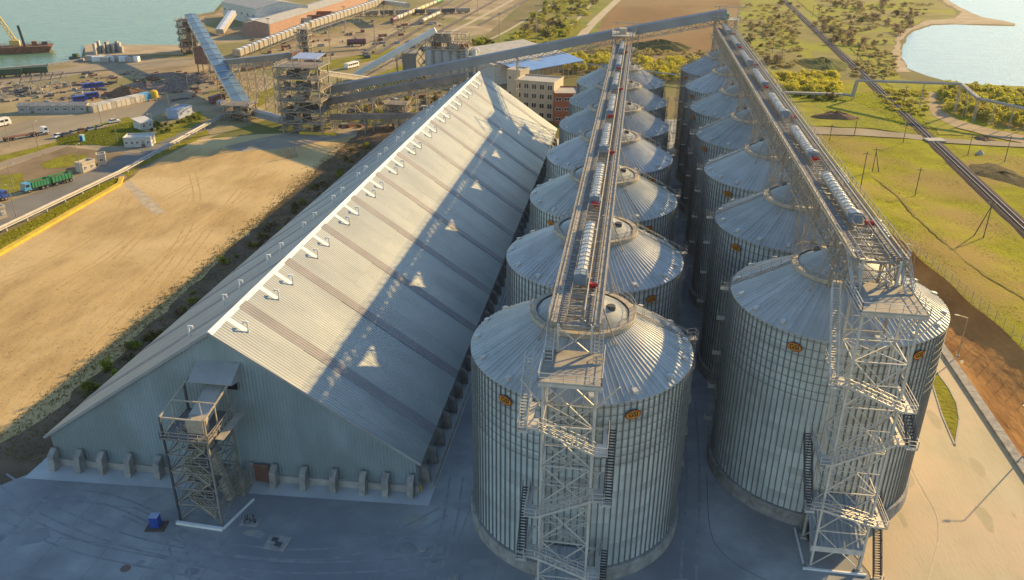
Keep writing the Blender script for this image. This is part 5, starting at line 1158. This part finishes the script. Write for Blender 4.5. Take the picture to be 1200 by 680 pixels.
# ================================================================== HARBOUR
bp = g(8, 62); bg_ = thing('barge', 'rust red work barge moored offshore', 'barge', (bp.x, bp.y, .03), heading((0, 62), (65, 59)))
MB().prism([(-45, -6, 0), (22, -6, 0), (24, -6, 3.2), (-45, -6, 3.2)], (0, 12, 0)).build('hull', RUST, bg_)
MB().box((-11, 0, 3.3), (66, 11.4, .2)).build('deck', BROWNT, bg_)
for x, h in ((-2.0, 14), (10.5, 15)): MB().beam((x, -4, 2), (x-1.2, -4, h), 1.3).build('spud_leg', STEEL_D, bg_)
for x in (-38, -30, -24, -18, -9, 15, 20): MB().box((x, random.uniform(-3, 3), 4.2), (random.uniform(2, 5), 3, random.uniform(1.4, 3))).build('deck_gear', random.choice([RUST, BROWNT, STEEL_D]), bg_)
for y in (-5.8, 5.8): b = MB(); rail_run(b, (-44, y, 3.3), (23, y, 3.3), 22, 1.2, .12); b.build('railing', RUST, bg_)
cr = thing('barge_crane', 'yellow lattice crane with raised jib standing on the barge', 'crane', (bp.x, bp.y, 3.4), heading((0, 62), (65, 59)))
MB().box((5, 1, 1.6), (5, 4, 3)).build('cab', CRANEY, cr); MB().cyl((5, 1, 0), (5, 1, .5), 2, 14).build('turntable', STEEL_D, cr)
b = MB(); j0, j1 = Vector((5.5, 1, 2.6)), Vector((-12.5, 6, 44)); dj = (j1-j0).normalized(); sx = dj.cross(Vector((0, 1, 0))).normalized(); sy = sx.cross(dj)
for s in (-1, 1):
    for r in (-1, 1): b.beam(j0+sx*s*.9+sy*r*.9, j1+sx*s*.4+sy*r*.4, .28)
for i in range(16):
    e, f_ = j0.lerp(j1, i/16), j0.lerp(j1, (i+1)/16); k = .9-.5*i/16
    for r in (-1, 1): b.beam(e+sx*k+sy*r*k, f_-sx*k+sy*r*k, .16); b.beam(e-sx*k+sy*r*k, f_+sx*k+sy*r*k, .16)
b.build('jib', CRANEY, cr); MB().beam(j1, (j1.x-1, j1.y, 22), .1).build('hoist_rope', STEEL_D, cr); MB().beam((3, 1, 6.5), j1, .12).build('stay_rope', STEEL_D, cr); MB().beam((5, 1, 3), (3, 1, 6.6), .3).build('mast', CRANEY, cr)
p = g(90, 70); tb = thing('tug_boat', 'small dark boat beside the pier end', 'boat', (p.x, p.y+2, .03), 0)
MB().prism([(-5, -1.5, .1), (4, -1.5, .1), (6, 0, .9), (4, 1.5, .1), (-5, 1.5, .1)], (0, 0, 1.0)).build('hull', STEEL_D, tb); MB().box((-1.5, 0, 1.9), (3, 2, 1.7)).build('wheelhouse', DGREEN, tb)
# pier with stacked concrete blocks
pr_ = [g(100, 68), g(215, 64), g(214, 55), g(100, 54)]
MB().prism([Vector((q.x, q.y, 0)) for q in pr_], (0, 0, 1.0)).build('pier', SHORE)['kind'] = 'structure'
for i in range(16):
    q = g(113+i*2.0+random.uniform(-.5, .5), 62+random.uniform(-2, 2)-i*.1, 1.0); h = random.uniform(2.5, 6)
    tag(MB().box((q.x, q.y, 1+h/2), (1.2, 4, h), random.uniform(.2, .4)).build('concrete_slab', [CONC, CONC_D][i % 2]), 'upright concrete slab stacked at the end of the pier', 'slab', 'concrete slabs on the pier')
for i in range(8):
    q = g(110+i*7, 73-random.uniform(0, 2)); tag(MB().box((q.x, q.y, 1.4), (7 if i < 2 else 4, 3.2, 2.6), random.uniform(.1, .5)).build('concrete_block', [CONC, WHITE][i % 2]), 'pale concrete block lying along the pier foot', 'block', 'blocks along the pier foot')
b = MB()
qs = [g(*q) for q in ((-60, 91), (0, 82), (55, 77.5), (95, 71.5), (99, 69))]
for p, q in zip(qs, qs[1:]): b.beam(p+Vector((0, 0, .5)), q+Vector((0, 0, .5)), 2.0, 1.0)
struct(b.build('quay_edge', CONC_D))
# ================================================================== PORT YARD, LEFT
ft = thing('steel_frame', 'bare collapsed steel roof frame beside the quay', 'frame', tuple(g(58, 108)))
k0, k1 = g(36, 112), g(84, 106); _, _, dd, nn = frame_of(k0, k1)
for i in range(5):
    e = k0.lerp(k1, i/4); b = MB(); m0, m1, mt = e+Vector((0, 0, 3.5)), e+nn*14+Vector((0, 0, 3.5)), e+nn*7+Vector((0, 0, 7.5))
    b.beam(e, m0, .3); b.beam(e+nn*14, m1, .3); b.beam(m0, mt, .3); b.beam(m1, mt, .3); b.beam(m0, m1, .2); b.build('portal', STEEL, ft, world=True)
b = MB()
for o_, h in ((0, 3.5), (3.5, 5.5), (7, 7.5), (10.5, 5.5), (14, 3.5)): b.beam(k0+nn*o_+Vector((0, 0, h)), k1+nn*o_+Vector((0, 0, h)), .2)
b.build('purlins', STEEL, ft, world=True)
building('shed_row', 'long low whitewashed shed along the harbour road', 'shed', g(22, 133), g(102, 132), 5, 2.7, CONC, CONC_D, 'gable', 1.0, win=(1, 8, 1.4, 1), door=.2)
for i in range(13):
    t_ = i/12; q = g(108+t_*66, 131-t_*15); container(0, 0, 5.2, [CREAM, LIDM, BEIGE, LIDM][i % 4] if i < 11 else LBLUE, ['cream', 'white', 'beige', 'white'][i % 4]+' container standing end-on in the row' if i < 11 else ('first' if i == 11 else 'second')+' light blue container at the right end of the row', heading((108, 131), (174, 116))+PI/2, 2.6, group='container row' if i < 11 else None, world=q)
p = g(181, 116); tag(MB().lathe([(0.02, 4), (1.6, 3.4), (1.8, 2.6), (1.8, 0)], 16, (p.x, p.y, .02)).build('yellow_tank', YELP), 'squat yellow tank at the end of the container row', 'tank')
for i, (x, y, rx, ry, h) in enumerate([(152, 112, 13, 6, 3.2), (170, 102, 9, 5, 2.2), (195, 104, 12, 7, 2.4), (215, 97, 13, 6, 3), (235, 93, 10, 6, 2.2), (205, 90, 16, 5, 1.8)]):
    heap(x, y, rx, ry, h, SOILH if i == 0 else SCRAP, 'soil_heap' if i == 0 else 'scrap_heap', ['dark soil heap behind the container row', 'scrap heap just right of the dark soil heap', 'rubble heap in the middle of the scrap yard', 'largest scrap heap before the brown bin', 'scrap heap nearest the blue conveyor', 'low scrap ridge along the quay road'][i], 'heap', 20+i)
rnd = random.Random(11)
for i in range(200):
    q = g(rnd.uniform(95, 270), rnd.uniform(84, 118)); s = rnd.uniform(.4, 1.7)
    tag(MB().box((q.x, q.y, s*.3), (s*rnd.uniform(1, 4), s*.6, s*.45), rnd.uniform(0, 3)).build('scrap_piece', rnd.choice([RUST, STEEL_D, CONVB, CONVB, BROWNT, SCRAP])), 'loose piece of scrap in the port scrap yard', 'scrap', 'loose scrap pieces')
for i in range(95):
    q = g(rnd.uniform(-5, 100), rnd.uniform(96, 120)); s = rnd.uniform(.4, 1.6)
    tag(MB().box((q.x, q.y, s*.3), (s*rnd.uniform(1, 4), s, s*.6), rnd.uniform(0, 3)).build('scrap_piece', rnd.choice([CONC_D, STEEL_D, CONVB, SCRAP, CONC_D])), 'loose piece of scrap round the bare steel frame', 'scrap', 'loose pieces by the frame')
for i in range(140):
    q = g(rnd.uniform(290, 520), rnd.uniform(25, 75)); s = rnd.uniform(.6, 2.2)
    tag(MB().box((q.x, q.y, s*.4), (s*rnd.uniform(1, 3), s, s*.8), rnd.uniform(0, 3)).build('yard_crate', rnd.choice([CONC_D, STEEL_D, CONVB, SCRAP, RUST, BROWNT])), 'crate or block left between the far port tracks', 'crate', 'crates between the far tracks')
for i in range(110):
    q = g(rnd.uniform(395, 545), rnd.uniform(100, 150)); s = rnd.uniform(.5, 1.8)
    if q.x > -84 and q.y < 288: continue
    tag(MB().box((q.x, q.y, s*.4), (s*rnd.uniform(1, 3), s, s*.8), rnd.uniform(0, 3)).build('yard_crate', rnd.choice([CONC, STEEL_D, CONVB, CREAM, RUST])), 'crate or machine part under the crossing conveyors', 'crate', 'parts under the conveyors')
building('site_office', 'white two-part site office beside the truck road', 'building', g(146, 173), g(178, 172), 6, 2.9, LIDM, LIDM, 'flat', win=(1, 5, .9, .9), door=.7)
building('weighbridge_hut', 'white hut with slanting roof on the grass', 'hut', g(166, 153), g(180, 150), 5, 2.7, LIDM, LIDM, 'shed', 1.0, win=(1, 2, 1, 1))
building('site_cabin', 'pale blue cabin below the road bend', 'cabin', g(209, 140), g(226, 134), 5, 3.0, LBROOF, LIDM, 'flat', win=(1, 2, 1, 1))
building('gate_hut', 'small beige gate hut on the roadside', 'hut', g(115, 194), g(125, 193), 3, 3.0, BEIGE, LIDM, 'flat', win=(1, 1, 1, 1))
building('gate_hut', 'beige kiosk pair beside the parked trucks', 'hut', g(98, 203), g(113, 198), 3, 2.6, BEIGE, ROOFG, 'flat', win=(1, 2, .8, .8))
building('gate_hut', 'white kiosk cut by the left edge by the pipes', 'hut', g(-6, 259), g(9, 255), 3, 2.8, BEIGE, LIDM, 'flat', win=(1, 2, .7, .8))
p = g(97, 166); tl = thing('portable_toilet', 'bright blue portable toilet by the footpath', 'toilet', (p.x, p.y, .04)); MB().box((0, 0, 1.15), (1.3, 1.3, 2.3)).build('cabin', LBLUE, tl); MB().box((0, 0, 2.36), (1.4, 1.4, .14)).build('roof', LIDM, tl); MB().box((0, -.67, 1.1), (.9, .04, 1.9)).build('door', BLUE, tl)
# pipes beside the yellow kerb wall
pp = thing('pipe_rack', 'pair of pale pipes on low supports running beside the yellow wall', 'pipeline', tuple(g(100, 226)))
r0, r1, r2 = g(-60, 304), g(143, 206), g(262, 139)
for k, o_ in enumerate((-1.0, .1, .75)):
    for a, c in ((r0, r1), (r1, r2)):
        d = (c-a).normalized(); n_ = Vector((-d.y, d.x, 0)); MB().cyl(a+n_*o_+Vector((0, 0, 1.5)), c+n_*o_+Vector((0, 0, 1.5)), .2, 8).build('pipe_run', PIPEM, pp, world=True)
for a, c in ((r0, r1), (r1, r2)):
    n = int((c-a).length/7)
    for i in range(n): e = a.lerp(c, (i+.5)/n); b = MB(); b.box((e.x, e.y, .6), (.3, .4, 1.2)); b.box((e.x, e.y, 1.2), (2.2, .3, .2), -.7); b.build('support', CONC, pp, world=True)
yw = thing('yellow_wall', 'long low bright yellow kerb wall edging the sand lot', 'wall', tuple(g(70, 257)))
y0_, y1_ = g(-60, 333), g(140, 217); n = 24
for i in range(n):
    a, c = y0_.lerp(y1_, i/n), y0_.lerp(y1_, (i+.985)/n); MB().beam(a+Vector((0, 0, .35)), c+Vector((0, 0, .35)), 1.5, .6).build('wall_block', YELP, yw, world=True)
c = g(143, 209); MB().beam(y1_+Vector((0, 0, .35)), Vector((c.x, c.y, .35)), 1.2, .58).build('wall_block', YELP, yw, world=True)
# street lamps in the port
LPS = [(138, 168), (182, 163), (200, 136), (18, 230), (20, 258), (95, 204), (12, 172), (120, 150), (45, 175), (222, 112), (262, 132), (300, 135)]
for i, (x, y) in enumerate(LPS):
    p = g(x, y); t = thing('street_lamp', 'slender grey street lamp in the port roads', 'lamp post', (p.x, p.y, .04), random.uniform(0, 6), 'port street lamps')
    MB().cyl((0, 0, 0), (0, 0, 9), .13, 8, .08).build('post', STEEL, t); MB().beam((0, 0, 9), (1.5, 0, 9.3), .09).build('arm', STEEL, t); MB().box((1.7, 0, 9.3), (.6, .25, .14)).build('lamp_head', LIDM, t)
for i in range(7):
    p = g(335+i*2.2, 186-i*.4); tag(MB().cyl((p.x, p.y, 0), (p.x, p.y, 3.6), .16, 8).build('stake', STEEL), 'short pale upright stake on the sand by the lane', 'stake', 'row of stakes by the lane')
masts = [(440, 62), (388, 72), (300, 92), (318, 60), (470, 30), (585, 52), (405, 42), (350, 80), (560, 18), (520, 60), (628, 40)]
for i, (x, y) in enumerate(masts):
    p = g(x, y); t = thing('light_mast', 'tall thin floodlight mast among the port tracks', 'mast', (p.x, p.y, .02), 0, 'floodlight masts in the port')
    MB().cyl((0, 0, 0), (0, 0, 18), .28, 8, .16).build('post', STEEL, t); MB().box((0, 0, 18), (2.2, .5, .4)).build('lamp_bar', STEEL_D, t)

# ================================================================== VEGETATION
def crown_mesh(seed, rx, rz_, n, leaf, mat, sparse=False):
    rnd = random.Random(seed); b = MB(); cl = []
    for i in range(9):
        a = rnd.uniform(0, 6.28); k = rnd.uniform(.15, .75); cl.append((Vector((rx*k*math.cos(a), rx*k*math.sin(a), rz_*rnd.uniform(.25, 1.35))), rnd.uniform(.3, .55)))
    for i in range(n):
        c, s = rnd.choice(cl); v = Vector((rnd.gauss(0, 1), rnd.gauss(0, 1), rnd.gauss(0, 1))).normalized()*(rnd.random()**.4)
        p = c+Vector((v.x*rx*s, v.y*rx*s, v.z*rz_*s))
        if p.z < .05: p.z = .05+rnd.random()*.3
        d1 = Vector((rnd.gauss(0, 1), rnd.gauss(0, 1), rnd.gauss(0, .7))).normalized(); d2 = d1.cross(Vector((rnd.gauss(0, 1), rnd.gauss(0, 1), rnd.gauss(0, 1)))).normalized()
        l = leaf*rnd.uniform(.6, 1.4); w_ = l*(.25 if sparse else .55); b.quad(p-d1*l-d2*w_*.3, p-d2*w_, p+d1*l, p+d2*w_)
    return b.mesh('crown', mat)
def trunk_mesh(seed, h, r):
    rnd = random.Random(seed); b = MB(); b.cyl((0, 0, -.2), (0, 0, h*.6), r, 7, r*.6)
    for i in range(5): a = rnd.uniform(0, 6.28); b.cyl((0, 0, h*rnd.uniform(.15, .5)), (h*.4*math.cos(a), h*.4*math.sin(a), h*rnd.uniform(.7, 1.0)), r*.45, 5, r*.15)
    return b.mesh('trunk', BARK)
VAR = {}
for k in range(4):
    for v in range(3): VAR[k, v] = (crown_mesh(k*10+v, 2.3, 2.0, 420 if k != 2 else 260, .42 if k != 2 else .5, LEAFS[k], k == 2), trunk_mesh(k*10+v, 3.2, .12))
def plant(p, k, s, name, label, cat, group):
    t = thing(name, label, cat, (p.x, p.y, p.z), random.uniform(0, 6.28), group); t.scale = (s*random.uniform(.85, 1.2), s*random.uniform(.85, 1.2), s*random.uniform(.8, 1.2))
    c, tr = VAR[k, random.randrange(3)]; link('crown', c, t); link('trunk', tr, t)
def scatter(n, poly, ks, s0, s1, name, label, cat, group, zf=None):
    """poly: quad of pixels; fills it in ground space"""
    a, b_, c, d = [g(*q) for q in poly]
    for i in range(n):
        u_, v_ = random.random(), random.random(); p = a.lerp(b_, u_).lerp(d.lerp(c, u_), v_); p.z = zf(p.x, p.y) if zf else 0
        plant(p, random.choice(ks), random.uniform(s0, s1), name, label, cat, group)

def thicket(name, label, poly, ncl, h0, h1, r0, r1, per, cols, leaf=.45):
    """a continuous thicket: many overlapping clumps of leaf-sized faces, one mass"""
    rnd = random.Random(ncl*7+len(label)); b = MB(); Q = [g(*q) for q in poly]
    for i in range(ncl):
        u_, v_ = rnd.random(), rnd.random(); c = Q[0].lerp(Q[1], u_).lerp(Q[3].lerp(Q[2], u_), v_); h = rnd.uniform(h0, h1); r = rnd.uniform(r0, r1)
        for k in range(per):
            a = rnd.uniform(0, 6.28); e = rnd.uniform(-.2, 1.4); rr = r*(rnd.random()**.3)
            p = c+Vector((rr*math.cos(a)*math.cos(e), rr*math.sin(a)*math.cos(e), max(.1, h*.45+h*.55*math.sin(e)*(rr/r))))
            d1 = Vector((rnd.gauss(0, 1), rnd.gauss(0, 1), rnd.gauss(0, 1))).normalized(); d2 = d1.cross(Vector((rnd.gauss(0, 1), rnd.gauss(0, 1), rnd.gauss(0, 1)))).normalized(); l = leaf*rnd.uniform(.5, 1.4)
            b.quad(p-d1*l, p-d2*l*.5, p+d1*l, p+d2*l*.5)
    o = b.build(name, cols); o['kind'] = 'stuff'; o['label'] = label; o['category'] = 'shrubs'
TH1 = leafmat('thicket_yellow', (.52, .50, .03), (.34, .29, .06)); TH1.node_tree.nodes['Noise Texture'].inputs['Scale'].default_value = .22
TH2 = leafmat('thicket_green', (.42, .43, .04), (.28, .24, .07)); TH2.node_tree.nodes['Noise Texture'].inputs['Scale'].default_value = .2
TH3 = leafmat('thicket_brown', (.34, .28, .14), (.25, .23, .08)); TH3.node_tree.nodes['Noise Texture'].inputs['Scale'].default_value = .2
thicket('thicket', 'yellow-green thicket left of the pipe bridge', [(905, 110), (988, 112), (978, 92), (900, 92)], 130, 2.2, 5, 1.6, 3.2, 160, TH1)
thicket('thicket', 'bright yellow-green hedge between the far ends of the silo rows', [(740, 92), (845, 100), (852, 78), (740, 74)], 120, 2.5, 5.5, 1.6, 3.4, 160, TH1)
thicket('thicket', 'yellow-green hedge behind the last silo beside the shed', [(655, 84), (728, 90), (730, 70), (655, 66)], 90, 2.5, 5, 1.6, 3.2, 150, TH1)
thicket('thicket', 'tall reed-green thicket on the lagoon shore behind the pipe trestles', [(1112, 136), (1215, 153), (1235, 114), (1098, 104)], 230, 2.5, 5.2, 1.5, 3.0, 150, TH2)
thicket('thicket', 'low olive scrub on the slope between railway and lagoon', [(1000, 92), (1048, 92), (1050, 62), (1005, 52)], 90, .6, 2.2, 1.2, 2.6, 90, TH3)
thicket('thicket', 'low green scrub on the slope right of the rails', [(1040, 128), (1095, 142), (1085, 108), (1028, 106)], 80, .5, 1.6, 1, 2.2, 80, TH2)
thicket('thicket', 'dry brown scrub on the waste ground beyond the far silos', [(870, 78), (940, 82), (938, 6), (872, 6)], 170, .6, 2.4, 1.2, 3.0, 80, TH3)
thicket('thicket', 'olive scrub in the green field beyond the office', [(596, 50), (655, 52), (705, 0), (640, 0)], 130, .8, 3.0, 1.5, 4.0, 110, TH2, .6)
thicket('thicket', 'low dry scrub along the lagoon headland', [(965, 40), (1048, 50), (1095, 6), (955, -4)], 150, .5, 2.0, 1.2, 3.2, 80, TH3, .55)
thicket('thicket', 'brownish scrub along the near edge of the brown field', [(690, 62), (845, 74), (845, 64), (690, 56)], 70, .8, 2.5, 1.5, 3, 90, TH3)
scatter(70, [(955, 50), (1045, 62), (1085, 8), (955, 0)], [2, 1, 2, 2], .7, 1.7, 'tree', 'small bare brownish tree on the scrubland by the lagoon', 'tree', 'bare trees by the lagoon')
scatter(24, [(872, 75), (930, 78), (935, 5), (875, 5)], [2, 1, 2], .7, 1.5, 'shrub', 'dry brown shrub on the waste ground right of the far silos', 'shrub', 'dry shrubs on waste ground')
scatter(24, [(600, 48), (655, 50), (700, 2), (640, 2)], [1, 3, 2], .9, 1.9, 'shrub', 'olive shrub in the green field beyond the office', 'shrub', 'shrubs in the far green field')
scatter(20, [(545, 72), (572, 66), (575, 50), (548, 55)], [3, 1], .9, 1.6, 'shrub', 'green shrub right of the port silo block', 'shrub', 'shrubs by the port silos')
scatter(14, [(930, 118), (990, 122), (990, 112), (930, 112)], [3, 1], .5, 1.1, 'shrub', 'low green shrub in front of the thicket', 'shrub', 'low shrubs in front of the thicket')
scatter(40, [(395, 150), (500, 146), (520, 108), (420, 118)], [3, 1, 2], .4, .9, 'shrub', 'weedy bush under the crossing conveyors', 'shrub', 'weeds under the conveyors')
scatter(22, [(165, 168), (235, 140), (238, 132), (160, 150)], [3, 1], .3, .6, 'shrub', 'small bush on the roadside lawn', 'shrub', 'bushes on the roadside lawn')
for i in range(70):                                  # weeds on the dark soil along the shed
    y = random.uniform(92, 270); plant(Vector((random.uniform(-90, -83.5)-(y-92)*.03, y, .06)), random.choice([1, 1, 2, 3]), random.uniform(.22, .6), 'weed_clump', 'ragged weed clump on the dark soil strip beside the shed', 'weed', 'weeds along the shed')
# grass tufts: uncountable, one object each
def tufts(name, label, n, fn, mat, s0, s1):
    b = MB(); rnd = random.Random(len(name)+n)
    for i in range(n):
        p = fn(rnd)
        if p is None: continue
        for k in range(3):
            a = rnd.uniform(0, 6.28); h = rnd.uniform(s0, s1); w_ = h*rnd.uniform(.25, .5); q = p+Vector((rnd.uniform(-.3, .3), rnd.uniform(-.3, .3), -.03)); d = Vector((math.cos(a), math.sin(a), 0))
            b.add([q-d*w_, q+d*w_, q+Vector((rnd.uniform(-.4, .4)*h, rnd.uniform(-.4, .4)*h, h))], [(0, 1, 2)])
    o = b.build(name, mat); o['kind'] = 'stuff'; o['label'] = label; o['category'] = 'grass'
def meadow_pt(r):
    y = r.uniform(95, 330); d = r.random()**1.3*95+.3; x = xf(min(y, 330))+d
    if abs((Vector((x, y, 0))-ra).dot(nv)) < 4.5: return None
    return Vector((x, y, tz(x, y)+.09))
tufts('meadow_tufts', 'short green grass tufts on the meadow beyond the fence', 26000, meadow_pt, LEAFS[3], .08, .22)
tufts('dry_tufts', 'dry straw coloured tufts in the meadow', 12000, meadow_pt, M('straw', (.33, .25, .10), (.22, .17, .07), rough=1), .08, .22)
def band_pt(poly, s=0):
    Q = [g(*q) for q in poly]
    def f_(r): u_, v_ = r.random(), r.random(); return Q[0].lerp(Q[1], u_).lerp(Q[3].lerp(Q[2], u_), v_)+Vector((0, 0, .05))
    return f_
tufts('verge_tufts', 'grass tufts between the pipes and the yellow wall', 5000, band_pt([(-60, 322), (140, 213), (136, 209), (-60, 309)]), LEAFS[0], .15, .5)
tufts('lawn_tufts', 'grass tufts on the roadside lawn', 7000, band_pt([(70, 170), (165, 171), (168, 140), (68, 162)]), LEAFS[3], .15, .5)
tufts('slope_tufts', 'rough grass beside the railway', 9000, band_pt([(1000, 148), (1100, 162), (1070, 105), (930, 112)]), LEAFS[3], .2, .6)
def stone_pt(r):
    p = g(r.uniform(-40, 420), 160+360*r.random()); 
    return p+Vector((0, 0, .06)) if p.x < -92-(p.y-92)*.04 and p.x > -150 and p.y < 270 else None
tufts('sand_stones', 'scattered stones and clods on the sand lot', 9000, stone_pt, M('clod', (.34, .24, .12), (.22, .15, .08), rough=1), .05, .16)
def edge_pt(r): y = r.uniform(92, 275); return Vector((-r.gauss(93.5, 1.3)-(y-90)*.035, y, .05))
tufts('edge_weeds', 'dry weeds along the edge of the sand lot', 1800, edge_pt, M('straw', (.33, .25, .10)), .1, .4)
def bed_pt(r): y = r.uniform(88, 275); return Vector((-r.uniform(82.2, 93)-(y-90)*.035, y, .06))
tufts('bed_tufts', 'dead stalks and weeds on the soil beside the shed', 5000, bed_pt, LEAFS[1], .1, .35)

# ================================================================== HAZE
b = MB(); b.box((0, 3000, 40.5), (18600, 18600, 85)); hz = b.mesh('haze', WHITE); hz.materials.clear()
hm = bpy.data.materials.new('haze_air'); hm.use_nodes = True; t_ = hm.node_tree; t_.nodes.remove(t_.nodes['Principled BSDF']); pv = t_.nodes.new('ShaderNodeVolumePrincipled')
pv.inputs['Density'].default_value = .00005; pv.inputs['Color'].default_value = (.95, .95, .95, 1); pv.inputs['Anisotropy'].default_value = .3
t_.links.new(pv.outputs[0], t_.nodes['Material Output'].inputs['Volume']); hz.materials.append(hm); link('haze', hz, kind='stuff')
